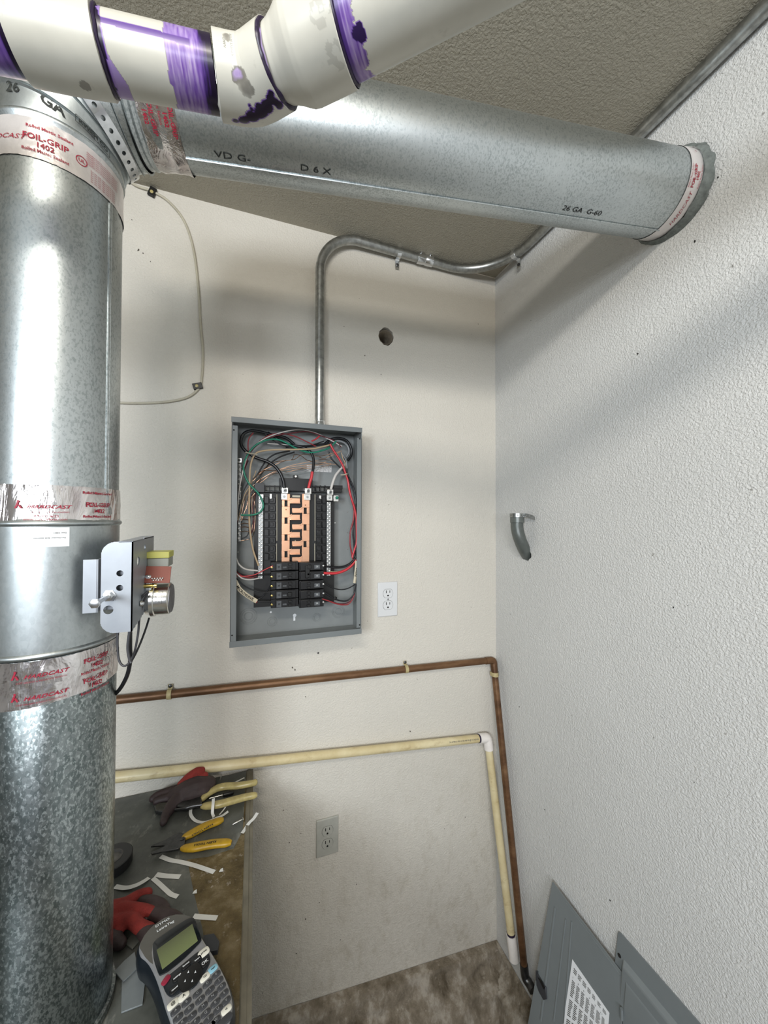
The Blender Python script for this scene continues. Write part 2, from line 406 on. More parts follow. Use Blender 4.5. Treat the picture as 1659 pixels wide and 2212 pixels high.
# ------------------------------------------------------------------ room shell
YB, XR, ZC = 1.1554, .855, 2.5915
def wall_with_hole(mb, fn, u0, u1, v0, v1, holes, thick):
    """sheet in (u, v), fn(u, v, depth) -> point, each hole a closed outline"""
    H = holes[0]; cu = sum(p[0] for p in H)/len(H); cv = sum(p[1] for p in H)/len(H); R = 1.6*max(math.hypot(p[0]-cu, p[1]-cv) for p in H)
    a0, a1, b0, b1 = cu-R, cu+R, cv-R, cv+R
    def quad(a, b, c, d): mb.add([fn(a, c, 0), fn(b, c, 0), fn(b, d, 0), fn(a, d, 0)], [(0, 1, 2, 3)])
    quad(u0, a0, v0, v1); quad(a1, u1, v0, v1); quad(a0, a1, v0, b0); quad(a0, a1, b1, v1)
    out = []
    for p in H:
        dx, dy = p[0]-cu, p[1]-cv; q = R/max(abs(dx), abs(dy)); out.append((cu+dx*q, cv+dy*q))
    n = len(H); P = [fn(a, b, 0) for a, b in out] + [fn(a, b, 0) for a, b in H] + [fn(a, b, thick) for a, b in H]
    fs = [(i, (i+1) % n, n+(i+1) % n, n+i) for i in range(n)] + [(n+i, n+(i+1) % n, 2*n+(i+1) % n, 2*n+i) for i in range(n)]
    for q in ((a0, b0), (a1, b0), (a1, b1), (a0, b1)):
        P.append(fn(*q, 0)); ang = math.atan2(q[1]-cv, q[0]-cu)
        i = min(range(n), key=lambda i: (ang - math.atan2(out[i][1]-cv, out[i][0]-cu)) % (2*PI)); fs.append((i, len(P)-1, (i+1) % n))
    mb.add(P, fs)
    # outer border, back face
    mb.add([fn(u0, v0, thick), fn(u1, v0, thick), fn(u1, v1, thick), fn(u0, v1, thick), fn(u0, v0, 0), fn(u1, v0, 0), fn(u1, v1, 0), fn(u0, v1, 0)],
           [(0, 1, 5, 4), (1, 2, 6, 5), (2, 3, 7, 6), (3, 0, 4, 7)])
    for a, b, c, d in ((u0, a0, v0, v1), (a1, u1, v0, v1), (a0, a1, v0, b0), (a0, a1, b1, v1)): mb.add([fn(a, c, thick), fn(b, c, thick), fn(b, d, thick), fn(a, d, thick)], [(0, 1, 2, 3)])
def blob(cu, cv, r, n=40, jag=.1, seed=0, sx=1, sy=1, rot=0):
    out = []
    for i in range(n):
        a = 2*PI*i/n; q = r*(1+jag*noise.noise(V((math.cos(a)*2.2+seed, math.sin(a)*2.2, seed))))
        x, y = q*sx*math.cos(a), q*sy*math.sin(a); out.append((cu+x*math.cos(rot)-y*math.sin(rot), cv+x*math.sin(rot)+y*math.cos(rot)))
    return out
hc = at(834, 727, 1, YB)
b_ = MB(); hole = blob(hc.x, hc.z, .0285, 48, .16, 3, .93, 1.06)
wall_with_hole(b_, lambda u, v, d: V((u, YB+d, v)), -3.2, XR+.12, -.05, ZC, [hole], .12)
tag(b_.build('wall_back', M['wall'], smooth=20, loc=(0, YB, 0)), kind='structure')
sc_ = at(1135, 1192, 0, XR)
b_ = MB(); holeR = blob(sc_.y, sc_.z, .028, 48, .2, 8, .85, 1.15, -.5)
wall_with_hole(b_, lambda u, v, d: V((XR+d, u, v)), -3.0, YB, -.05, ZC, [holeR], .12)
tag(b_.build('wall_right', M['wallR'], smooth=20, loc=(XR, 0, 0)), kind='structure')
tag(MB().box(-3.2, XR+.12, -3.0, YB+.12, ZC, ZC+.12).build('ceiling', M['ceil'], loc=(0, 0, ZC)), kind='structure')
tag(MB().box(-3.2, XR+.12, -3.0, YB+.12, -.12, 0).build('floor', M['floor'], loc=(0, 0, 0)), kind='structure')
tag(MB().box(-3.32, -3.2, -3.0, YB+.12, 0, ZC).build('wall_left', M['wallR'], loc=(-3.2, 0, 0)), kind='structure')
# far side of the room behind the camera, with a wide opening the daylight comes through
b_ = MB().box(-3.32, -2.1, -3.12, -3.0, 0, ZC).box(.3, XR+.12, -3.12, -3.0, 0, ZC).box(-2.1, .3, -3.12, -3.0, 2.25, ZC)
tag(b_.build('wall_front', M['wallR'], loc=(0, -3, 0)), kind='structure')

# rough concrete stem wall at the foot of both walls
def rough_strip(fn, nu, nv):
    mb = MB(); P = []; fs = []
    for i in range(nu+1):
        for j in range(nv+1):
            p, nr = fn(i/nu, j/nv); k = noise.fractal(p*22, 1.0, 2.0, 5)*.018*math.sin(PI*min(1, j/nv+.02)); P.append(p + nr*(k+.004))
    for i in range(nu):
        for j in range(nv): a = i*(nv+1)+j; fs.append((a, a+1, a+nv+2, a+nv+1))
    return mb.add(P, fs)
def backstrip(u, v):
    x = -1.2 + (XR+1.2)*u; zt = .119 + (.8592-x)*.109
    prof = [(0, zt, -.002), (.12, zt-.004, .022), (.45, zt*.62, .040), (.6, zt*.5, .075), (1, -.002, .115)]
    for (a, z0, d0), (b, z1, d1) in zip(prof, prof[1:]):
        if a <= v <= b+1e-9:
            t = (v-a)/(b-a); z = z0+(z1-z0)*t; d = d0+(d1-d0)*t; break
    return V((x, YB-d, z)), V((0, -.8, .5))
tag(rough_strip(backstrip, 220, 26).build('trim_1', M['conc'], smooth=60), kind='structure')
def rightstrip(u, v):
    y = YB - .005 - (1.6)*u; zt = .121
    prof = [(0, zt, -.002), (.12, zt-.004, .014), (.5, zt*.6, .036), (.62, zt*.5, .07), (1, -.002, .10)]
    for (a, z0, d0), (b, z1, d1) in zip(prof, prof[1:]):
        if a <= v <= b+1e-9:
            t = (v-a)/(b-a); z = z0+(z1-z0)*t; d = d0+(d1-d0)*t; break
    return V((XR-d*(.75), y, z)), V((-.8, 0, .5))
tag(rough_strip(rightstrip, 180, 26).build('trim_2', M['conc'], smooth=60), kind='structure')

# open pipe end in the back wall hole
r_ = empty('open_pipe_end', (hc.x, YB+.02, hc.z-.03), 'open end of a pipe set in the ragged round hole of the back wall', 'pipe')
b_ = MB(); n_ = 40
prof = [(.005, .0252), (.003, .0242), (.005, .0230), (.115, .0230), (.115, .0252), (.005, .0252)]
b_.lathe((hc.x, YB, hc.z), (0, 1, 0), prof, 40, caps=False)
b_.build('pipe', simple('inside_grey_pipe', '#94897a', .6, 0, .3, 60), r_)
b_ = MB().cyl((hc.x, YB+.1, hc.z), (hc.x, YB+.104, hc.z), .0236); b_.build('dark_inside', M['slot'], r_)  # black disc added as the shade deep inside the open pipe
# added black sheets behind the two holes, standing in for the unlit cavities
tag(MB().box(hc.x-.06, hc.x+.06, YB+.121, YB+.125, hc.z-.06, hc.z+.06).build('cavity_dark_1', M['slot']), kind='structure')
tag(MB().box(XR+.121, XR+.125, sc_.y-.07, sc_.y+.07, sc_.z-.07, sc_.z+.07).build('cavity_dark_2', M['slot']), kind='structure')

# ------------------------------------------------------------------ vertical vent duct
R = .076; H0 = 1.68
VC = V((-.28, .679, 0))                                   # axis of the vertical duct
def vpt(az, z, r=R): a = math.radians(az); return V((VC.x + r*math.cos(a), VC.y + r*math.sin(a), z))
def vseam(mb, z0, z1, az0, az1, r, n=64, nz=1, tilt0=(0, 0), tilt1=(0, 0)):
    """band of a cylinder between two (optionally tilted) rims"""
    P = []; full = abs(az1-az0) >= 359.9
    for k in range(nz+1):
        for i in range(n + (0 if full else 1)):
            az = az0 + (az1-az0)*i/n; a = math.radians(az); t = k/nz
            za = z0 + tilt0[0]*math.cos(a) + tilt0[1]*math.sin(a); zb = z1 + tilt1[0]*math.cos(a) + tilt1[1]*math.sin(a)
            P.append(vpt(az, za+(zb-za)*t, r))
    m_ = n if full else n+1; fs = []
    for k in range(nz):
        for i in range(n): fs.append((k*m_+i, k*m_+(i+1) % m_, (k+1)*m_+(i+1) % m_, (k+1)*m_+i))
    return mb.add(P, fs)
def bead(z, r, w=.003, h=.002): return [(z-w, r), (z-w*.5, r+h*.8), (z, r+h), (z+w*.5, r+h*.8), (z+w, r)]
vd = empty('vertical_vent_duct', (VC.x, VC.y, .94), 'round galvanized vent duct standing upright at the left, wrapped with foil tape', 'duct')
O = V((VC.x, VC.y, 0))
MB().lathe(O, (0,0,1), [(.94, R+.004), (.95, R+.004), (.952, R), (H0-.182, R), (H0-.18, R-.001)], 96).build('lower_section', M['galvdarkrefl'], vd, label='spangled lower section of duct, coloured dark for a reflection')
MB().lathe(O, (0,0,1), [(H0-.19, R-.002)] + bead(H0-.183, R+.001, .004, .003) + [(H0-.17, R+.0015), (H0-.018, R+.0015)] + bead(H0-.009, R+.0015, .004, .003) + [(H0+.0, R)], 96).build('damper_section', M['galvgrey'], vd, label='matte grey middle section of duct')
MB().lathe(O, (0,0,1), [(H0-.004, R), (H0+.474, R), (H0+.52, R-.001)] + bead(H0+.534, R, .005, .003) + [(H0+.545, R)], 96).build('upper_section', M['galv'], vd, label='bright upper section of duct')
b_ = MB()
for az, rr_ in ((-21.5, R+.0006), (-19.2, R+.0009)): b_.tube([vpt(az, H0, rr_), vpt(az, H0+.474, rr_)], .0009, 6)
vseam(b_, H0, H0+.474, -21.5, -8, R+.0012, 8); b_.build('lock_seam', M['galv'], vd)
def tape(name, z0, z1, parent, r=R+.0012, az0=-200, az1=60, wr=.0010, seed=1, mat=None, t0=(0, 0), t1=(0, 0)):
    mb = MB(); n = 150; nz = 12; P = []
    for k in range(nz+1):
        for i in range(n+1):
            az = az0+(az1-az0)*i/n; a = math.radians(az); t = k/nz
            za = z0+t0[0]*math.cos(a)+t0[1]*math.sin(a); zb = z1+t1[0]*math.cos(a)+t1[1]*math.sin(a); z = za+(zb-za)*t
            q = noise.fractal(V((az*.05, z*18, seed)), 1, 2, 4); e = .0009*noise.noise(V((az*.3, k*.2, seed*3)))*(1 if k in (0, nz) else 0)
            P.append(vpt(az, z+e, r+wr*(q*.8 + max(0, q)*1.2)))
    fs = [(k*(n+1)+i, k*(n+1)+i+1, (k+1)*(n+1)+i+1, (k+1)*(n+1)+i) for k in range(nz) for i in range(n)]
    return mb.add(P, fs).build(name, mat or M['foil'], parent, smooth=60)
def vprint(mb, s, az, z, size, r=R+.0036, slope=0, **kw):
    return text(mb, s, lambda x, y: vpt(az + math.degrees(x/R), z + y + x*slope, r), size, **kw)
def hlogo(mb, fn, s, x, y):
    for poly in ([(-.5,-.8),(-.15,-.8),(.35,.75),(.0,.9),(-.1,.6),(0,.55)], [(.05,-.1),(.35,0),(.75,-.8),(.45,-.85)]):
        mb.add([fn(x+a*s, y+b*s) for a, b in poly], [tuple(range(len(poly)))])
def tape_print(tp, z, off=0, r=R+.0027, az_l=-76, az_f=-31, slope=0, full=True):
    mb = MB(); f = lambda x, y: vpt(az_l + math.degrees(x/R), z+y+x*slope, r)
    text(mb, 'HARDCAST', f, .0066, x=.004, sx=1.25, shear=.35, bold=.0001); hlogo(mb, f, .0065, -.0265, .003)
    text(mb, 'DUCT SEALANTS & INSULATION ADHESIVES', f, .0026, x=.000, y=-.007, sx=.95)
    if full: text(mb, 'www.carlislehvac.com', f, .0042, x=.001, y=-.0165, sx=1.15); text(mb, '877-495-4622', f, .0042, x=.001, y=-.0125, sx=1.1)
    f2 = lambda x, y: vpt(az_f + math.degrees(x/R), z+y+x*slope, r)
    text(mb, 'FOIL-GRIP', f2, .0088, y=.004, sx=.88, bold=.0002); text(mb, '1402', f2, .0082, y=-.005, bold=.0002)
    text(mb, 'Rolled Mastic Sealant', f2, .0050, y=-.0125, sx=.95, bold=.0001)
    if full: text(mb, 'Rolled Mastic Sealant', f2, .0052, y=.021, sx=.95, bold=.0001)
    mb.build('printed_lettering', M['red'], tp, smooth=0)
t_ = tape('foil_tape', H0-.006, H0+.042, vd, seed=2); tape_print(t_, H0+.013)
t_ = tape('foil_tape', H0-.222, H0-.188, vd, r=R+.0016, seed=5, t0=(.003, 0)); tape_print(t_, H0-.207, r=R+.0031, full=False)
t_ = tape('foil_tape', H0-.248, H0-.210, vd, r=R+.0010, seed=9, t0=(.004, 0)); tape_print(t_, H0-.235, full=False)
t_ = tape('foil_tape', H0+.474, H0+.526, vd, seed=4, wr=.0006, mat=M['foilwhite'])
mb = MB(); f = lambda x, y: vpt(-80 + math.degrees(x/R), H0+.497+y, R+.0021)
text(mb, 'FOIL-GRIP', f, .0105, y=.004, bold=.0002); text(mb, '1402', f, .0095, y=-.0055, bold=.0002); text(mb, 'Rolled Mastic Sealant', f, .0056, y=-.0135, bold=.0001); text(mb, 'Rolled Mastic Sealant', f, .0056, y=.0175, x=.004, bold=.0001)
f = lambda x, y: vpt(-52 + math.degrees(x/R), H0+.499+y, R+.0021)
text(mb, 'UL', f, .0062, bold=.0001)
mb.add([f(.0055*math.cos(a)*k, .0055*math.sin(a)*k) for k in (1, 1.18) for a in [2*PI*i/24 for i in range(24)]], [(i, (i+1) % 24, 24+(i+1) % 24, 24+i) for i in range(24)])
f = lambda x, y: vpt(-30 + math.degrees(x/R), H0+.50+y, R+.0021)
for q in range(6): text(mb, 'Classified duct closure system component', f, .0028, y=.016-.003*q); text(mb, 'for use with rigid metal air ducts', f, .0028, y=-.006-.003*q)
f = lambda x, y: vpt(-118 + math.degrees(x/R), H0+.497+y, R+.0021); text(mb, 'HARDCAST', f, .0085, sx=1.35, shear=.35)
mb.build('printed_lettering', M['red'], t_, smooth=0)
b_ = MB(); vseam(b_, H0-.0400, H0-.0142, -97, -57.3, R+.0022, 24, 1); st_ = b_.build('part_sticker', M['sticker'], vd)
b_ = MB(); f = lambda x, y: vpt(-72 - math.degrees(x/R), H0-.027-y, R+.0026)
text(b_, 'Part Number: BDR 06037307', f, .0026, y=.001); text(b_, 'Date: 43831', f, .0026, x=-.010, y=-.0055); b_.build('printed_lettering', M['greyprint'], st_, smooth=0)

# horizontal duct axis
HA = V((-.28, .676, H0+.646)); HB = V((XR, .534, H0+.700)); HD = (HB-HA).normalized()
# ------------------------------------------------------------------ adjustable elbow between the ducts
el = empty('duct_elbow', (VC.x, VC.y, H0+.54), 'segmented galvanized elbow marked 26 GA joining the two ducts', 'duct elbow')
BR = .106; hx = V((HD.x, HD.y, 0)).normalized(); rise = HD.z/math.hypot(HD.x, HD.y); angT = PI/2 - math.atan(rise)
cen = V((VC.x, VC.y, H0+.646-BR)) + hx*BR
def elp(t): return cen - hx*BR*math.cos(t) + V((0, 0, 1))*BR*math.sin(t)
def elt(t): return hx*math.sin(t) + V((0, 0, 1))*math.cos(t)
side = V((0, 0, 1)).cross(hx)
def ering(t, r, n=72):
    c = elp(t); rad = (c-cen).normalized(); return [c + (rad*math.cos(2*PI*i/n) + side*math.sin(2*PI*i/n))*r for i in range(n)]
cuts = [0, angT*.17, angT*.17+angT*.22, angT*.61, angT*.83, angT]
for gi in range(5):
    a, b = cuts[gi], cuts[gi+1]; mb = MB(); P = []; prof = [(a, R+.0005), (a+.012, R+.0035), (a+.03, R+.001), (b-.03, R+.001), (b-.012, R+.0035), (b, R+.0005)]
    if gi == 0: prof = [(a-.03, R+.0005), (a+.01, R+.001), (b-.03, R+.001), (b-.012, R+.0035), (b, R+.0005)]
    for t, r in prof: P += ering(t, r)
    n_ = 72; mb.add(P, [(k*n_+i, k*n_+(i+1) % n_, (k+1)*n_+(i+1) % n_, (k+1)*n_+i) for k in range(len(prof)-1) for i in range(n_)])
    g_ = mb.build('gore_segment', M['galvgrey'] if gi < 2 else M['galv'], el)
    if gi == 0: g0 = g_
mb = MB()
def gz(az): return H0+.5585 + .012*math.cos(math.radians(az-180))
text(mb, '26', lambda x, y: vpt(-107 + math.degrees(x/R), gz(-107)+y*1.15 - x*.05, R+.0016), .017, bold=.0002)
mb.build('stamped_lettering', M['blackprint'], g0, smooth=0); mb = MB()
text(mb, 'GA', lambda x, y: vpt(-75 + math.degrees(x/R), H0+.5535+y*1.15 - x*.25, R+.0018), .016, sx=1.1, bold=.0006)
mb.build('stamped_lettering', M['blackprint'], g0, smooth=0); mb = MB()
f = lambda x, y: vpt(-42 + math.degrees(x/R), H0+.5465+y - x*.28, R+.0046)
text(mb, 'RWEM CO', f, .0075, bold=.0003)
for x0, x1, y0, y1 in ((-.021, .021, .0045, .0053), (-.021, .021, -.0053, -.0045), (-.0213, -.0205, -.005, .005), (.0205, .0213, -.005, .005)):
    k = 8; mb.add([f(x0+(x1-x0)*i/k, y) for y in (y0, y1) for i in range(k+1)], [(i, i+1, k+2+i, k+1+i) for i in range(k)])
mb.build('stamped_lettering', M['blackprint'], g0, smooth=0)
# perforated hanger strap around the elbow, running up to the ceiling
ts = angT*.55; cS = elp(ts); radS = (cS-cen).normalized(); tanS = elt(ts)
def sfn(u, v, h):
    r = R+.0052+h; a = PI*.5 + (u/(R+.005) - PI/2)
    # 0..PI*r half wrap under the inner side, then straight legs up
    a = u/(R+.005) + PI*.5
    return cS + (radS*math.cos(a) + side*math.sin(a))*r + tanS*v
hs = empty('hanger_strap', cS - radS*R, 'perforated metal hanger strap looped around the duct elbow', 'strap')
b_ = MB().strap(sfn, PI*(R+.005), .017, .0135, .0030)
up0 = sfn(0, 0, 0); up1 = sfn(PI*(R+.005), 0, 0)
for p0, sg in ((up0, 1), (up1, -1)):
    L_ = (ZC - p0.z)/max(radS.z, .3); L_ = min(L_, .34)
    d_ = radS.copy()
    L_ = (ZC-.001-p0.z)/d_.z
    b_.strap(lambda u, v, h: p0 + d_*u + tanS*v + side*(sg*(h)), L_, .017, .0135, .0030)
b_.build('perforated_strap', M['zinc'], hs, smooth=30)

# ------------------------------------------------------------------ horizontal vent duct through the right wall
hd = empty('horizontal_vent_duct', HA + HD*.13 - V((0,0,R)), 'long round galvanized duct running under the ceiling into the right wall', 'duct')
def hpt(t, a, r=R):   # a measured around the axis from the side facing the camera
    u = HD.cross(V((0, 0, 1))).normalized(); v = u.cross(HD); return HA + HD*t + (u*math.cos(a) + v*math.sin(a))*r
LH = (XR - HA.x)/HD.x
b_ = MB(); prof = [(.098, R+.0006), (.104, R+.0036), (.108, R+.0008), (.112, R+.0036), (.116, R+.0008), (.119, R+.0021), (.122, R)] + [(.122+(LH+.03-.122)*i/40, R) for i in range(1, 41)]
b_.lathe(HA, HD, prof, 96, caps=False).build('duct_pipe', M['galv'], hd)
b_ = MB(); b_.tube([hpt(.17, -1.55, R+.001), hpt(LH-.04, -1.55, R+.001)], .0015, 6); b_.build('lock_seam', M['galv'], hd)
def htape(name, t0, t1, r, wr, seed, mat):
    mb = MB(); n = 120; k_ = 10; P = []
    for k in range(k_+1):
        for i in range(n):
            a = 2*PI*i/n; t = t0+(t1-t0)*k/k_; q = noise.fractal(V((math.cos(a)*1.5, math.sin(a)*1.5, t*45+seed)), 1, 2, 4); P.append(hpt(t, a, r+wr*(q+max(0, q))))
    return mb.add(P, [(k*n+i, k*n+(i+1) % n, (k+1)*n+(i+1) % n, (k+1)*n+i) for k in range(k_) for i in range(n)]).build(name, mat, hd, smooth=60)
t1_ = htape('foil_tape', .119, .170, R+.0014, .0022, 3, M['foil'])
mb = MB()
def hcirc(t, a0, r=R+.0045): return lambda x, y: hpt(t+y, a0 - x/R, r)
for tt in (.131, .158): text(mb, 'HARDCAST', hcirc(tt, .05), .0085, sx=1.3, shear=.3)
for tt in (.139, .166): text(mb, 'FOIL-GRIP', hcirc(tt-.002, -.95), .0085, bold=.0002); text(mb, '1402', hcirc(tt-.0105, -.95), .008, bold=.0002)
text(mb, 'Rolled Mastic Sealant', hcirc(.148, -.75), .005)
mb.build('printed_lettering', M['red'], t1_, smooth=0)
t2_ = htape('foil_tape', LH-.045, LH-.016, R+.0012, .0005, 8, M['foilwhite'])
def hup(t, a0, r=R+.0024): return lambda x, y: hpt(t-y, a0 + x/r, r)
mb = MB(); text(mb, 'FOIL-GRIP', hup(LH-.034, -.30, R+.0024), .0088, bold=.0002); text(mb, '1402', hup(LH-.0265, -.30, R+.0024), .0075, bold=.0002)
text(mb, 'Rolled Mastic Sealant', hup(LH-.0425, -.30, R+.0024), .0046); text(mb, 'Rolled Mastic Sealant', hup(LH-.0195, -.30, R+.0024), .0046); text(mb, 'UL', hup(LH-.029, .35, R+.0024), .006)
text(mb, 'HARDCAST', hup(LH-.030, -1.0, R+.0024), .0085, sx=1.3, shear=.3)
mb.build('printed_lettering', M['red'], t2_, smooth=0)
mb = MB()
text(mb, 'VD G-', lambda x, y: hpt(.243+x, -1.38+y/R, R+.0009), .013, sx=1.6); mb.build('stamped_lettering', M['blackprint'], hd, smooth=0); mb = MB(); text(mb, 'D 6 X', lambda x, y: hpt(.375+x, -1.38+y/R, R+.0009), .013, sx=1.6)
mb.build('stamped_lettering', M['blackprint'], hd, smooth=0); mb = MB(); text(mb, '26 GA  G-60', lambda x, y: hpt(.90+x, -1.36+y/R, R+.0009), .013, sx=1.3)
mb.build('stamped_lettering', M['blackprint'], hd, smooth=0)
mb = MB(); n_ = 90; P = []
prof = [(-.016, .003), (-.013, .0075), (-.006, .0095), (.002, .0105)]
for k, (t, r) in enumerate(prof):
    for i in range(n_):
        a = 2*PI*i/n_; q = noise.fractal(V((math.cos(a)*4, math.sin(a)*4, k*.7)), 1, 2, 4); P.append(hpt(LH+t+.003*q + (0 if k < 3 else .0), a, R+r*(1+.35*q)))
mb.add(P, [(k*n_+i, k*n_+(i+1) % n_, (k+1)*n_+(i+1) % n_, (k+1)*n_+i) for k in range(len(prof)-1) for i in range(n_)]).build('wall_sealant', M['putty'], hd, smooth=60, label='ragged grey sealant ring at the wall')

# ------------------------------------------------------------------ white vent pipe with primer
pv = empty('plastic_vent_pipe', (-.09, .44, H0+.44), 'white plastic vent pipe with purple primer joints crossing the top left', 'pipe')
PA = V((-.094, .4385, H0+.4801)); PD = V((1, -.05, .117)).normalized(); PR = .0302
def pipe_mesh(path, rads, stainf, n=180):
    mb = MB(); path = [V(p) for p in path]; N = len(path); mb.att = []; s = 0
    T = [(path[min(i+1, N-1)] - path[max(i-1, 0)]).normalized() for i in range(N)]
    ref = V((0, 0, 1)); P = []
    for i in range(N):
        if i: s += (path[i]-path[i-1]).length
        v = (ref - T[i]*ref.dot(T[i])).normalized(); u = T[i].cross(v) * -1   # v up, u away from camera side
        if u.y < 0: pass
        for k in range(n):
            a = 2*PI*k/n; p = path[i] + (u*math.cos(a) + v*math.sin(a))*rads[i]; P.append(p); mb.att.append(max(0., min(1., stainf(s, a, p))))
    mb.add(P, [(k*n+i, k*n+(i+1) % n, (k+1)*n+(i+1) % n, (k+1)*n+i) for k in range(N-1) for i in range(n)]); return mb
def fr(p, sc=30, seed=0): return noise.fractal(V(p)*sc + V((seed, seed, seed)), 1, 2, 4)
def line(p0, d, t0, t1, step=.0015):
    n = max(1, int(abs(t1-t0)/step)); return [p0+d*(t0+(t1-t0)*i/n) for i in range(n+1)]
# straight pipe from far left to the first elbow; stains given by position along the pipe
CUT = -.0535; RIM = .0315
ptl = line(PA, PD, -.75, .05, .0012)
def ta(px, py):
    q = hitcyl(px, py, PA, PD, PR); t = (q-PA).dot(PD); q = q-PA-PD*t; return t, math.atan2(q.z, -q.y)
SA = ta(235, 46); SB = ta(400, 88)
def st_pipe(s, a, p):
    t = (V(p)-PA).dot(PD); q = (V(p) - PA - PD*t).normalized(); up = q.z; fr_ = -q.y; v = 0
    g = fr((t*200, math.atan2(up, fr_)*1.2, 0), 1, 3)
    if t < -.126: v = max(v, .75 - max(0, (-.134-t))*12 + .25*g + (.3 if t > -.132 else 0))
    if t > .0065+.0022*g:
        sk = fr((t*420, math.atan2(up, fr_)*1.1, 0), 1, 5)
        v = max(v, .50 + .26*sk + max(0, t-.034)*90*(.6+max(0, up)) - .5*max(0, .0095-t)*100*.2)
    if CUT < t < CUT+.007: v = max(v, 1.0 if t < CUT+.005+.002*g else .5)
    ang = math.atan2(up, fr_)
    if CUT < t < .03 and abs(ang - (SA[1]+(SB[1]-SA[1])*(t-SA[0])/(SB[0]-SA[0]))) < .10: v = max(v, .74)
    if CUT < t < CUT+.018 and ang < -.65+.2*g and (t-CUT) < .016*(-.4-ang): v = max(v, .45)
    return v
pipe_mesh(ptl, [PR]*len(ptl), st_pipe).build('pipe', M['pvc'], pv)
def rim_bands(s, L, p, r0=.0, both=True):
    g = fr(p, 60, 4); v = 0
    if s < .0035+.001*g: v = .95
    if both and s > L-.0035+.001*g: v = .95
    return v
# coupling at the left
cl = line(PA, PD, -.1275, CUT, .0009); rr_ = [.0345+.0007*math.sin(i/len(cl)*PI) for i in range(len(cl))]; rr_[0] = rr_[-1] = PR; 
def st_c(s, a, p):
    g = fr(p, 45, 2); up = (p.z-(PA+PD*((p-PA).dot(PD))).z)
    smudge = .2 if ((p - hitcyl(185, 186, PA, PD, .0348)).length < .0045*(1+.4*g)) else 0
    return smudge
pipe_mesh(cl, rr_, st_c).build('coupling', M['pvc'], pv, smooth=30)
def glob(c, d, r, rt, name, seed=0, a0=0, a1=2*PI):
    mb = MB(); n = 60; ring = []; u, v = frame(d)
    path = [c + (u*math.cos(a0+(a1-a0)*i/n) + v*math.sin(a0+(a1-a0)*i/n))*r + d.normalized()*.0012*noise.noise(V((i*.3, seed, 0))) for i in range(n+1)]
    mb.tube(path, [rt*(1+.55*noise.noise(V((i*.35, seed, 1)))) for i in range(n+1)], 8, caps=False); return mb.build(name, M['primer'], pv)
glob(PA+PD*(CUT+.001), PD, PR+.0006, .0018, 'primer_bead', 1)
# first elbow
ET = .086; E0 = PA + PD*ET; D2 = V((.72, -.68, .03)).normalized(); HR = .0350
def elbow(name, P0, d1, d2, l1, l2, r1, r2, stf, bend=.016):
    a = line(P0, d1, -l1, -bend, .0012); b = catmull([P0-d1*bend*1.5, P0-d1*bend, P0+(d2-d1)*bend*.22, P0+d2*bend, P0+d2*bend*1.5], 8)[9:24]
    c = line(P0, d2, bend, l2, .0012); path = a+b+c; n = len(path); rads = []
    for i in range(n):
        t = i/(n-1); q = r1+(r2-r1)*t; rads.append(q)
    path = [path[0]] + path + [path[-1]]; rads = [PR-.001] + rads + [PR-.001]
    return pipe_mesh(path, rads, stf).build(name, M['pvc'], pv, smooth=35)
EL1 = .034; EL2 = .040
sp_c = [(hitcyl(x, y, E0, D2, HR+.0005), r) for x, y, r in ((508, 262, .0035), (528, 262, .006), (545, 252, .0075), (562, 242, .0085), (578, 232, .007), (588, 218, .005), (585, 204, .0036), (583, 212, .0040), (604, 228, .0055), (622, 218, .0050), (640, 212, .0060), (544, 236, .0034), (539, 228, .0026), (596, 222, .005))]
def st_e1(s, a, p):
    g = fr(p, 55, 6); v = 0
    for c, r in sp_c:
        v = max(v, min(1, max(0, (r*(1.05+.35*g)-(p-c).length)*900)))
    for c, r, k in ((hitcyl(520, 165, E0, PD, HR), .007, .30), (hitcyl(530, 190, E0, D2, HR), .008, .28), (hitcyl(490, 80, E0, PD, HR), .005, .29)):
        q = (p-c).length/r
        if q < 1+.5*g: v = max(v, k*(1-q*.4)+.18*g)
    return v
e1 = elbow('elbow_fitting', E0, PD, D2, EL1, EL2, HR, HR+.0005, st_e1)
# raised lettering on the elbow
mb = MB()
def pf(t0, a0):
    def f(x, y):
        u = PD.cross(V((0, 0, 1))).normalized(); v = u.cross(PD); a = a0 - x/HR
        return E0 + PD*(t0+y) + (u*math.cos(a)+v*math.sin(a))*(HR+.0004)
    return f
text(mb, 'DIIE', pf(-.006, -.02), .0060, bold=.0001); text(mb, 'ASTM D2665', pf(-.016, -.02), .0040); text(mb, 'DWV', pf(-.023, -.05), .004)
f = pf(-.0045, .27); mb.add([f(.0042*math.cos(a)*k, .0042*math.sin(a)*k) for k in (1, 1.16) for a in [2*PI*i/24 for i in range(24)]], [(i, (i+1) % 24, 24+(i+1) % 24, 24+i) for i in range(24)])
mb.build('molded_lettering', simple('faint_print', '#9b9a95', .4), e1, smooth=0)
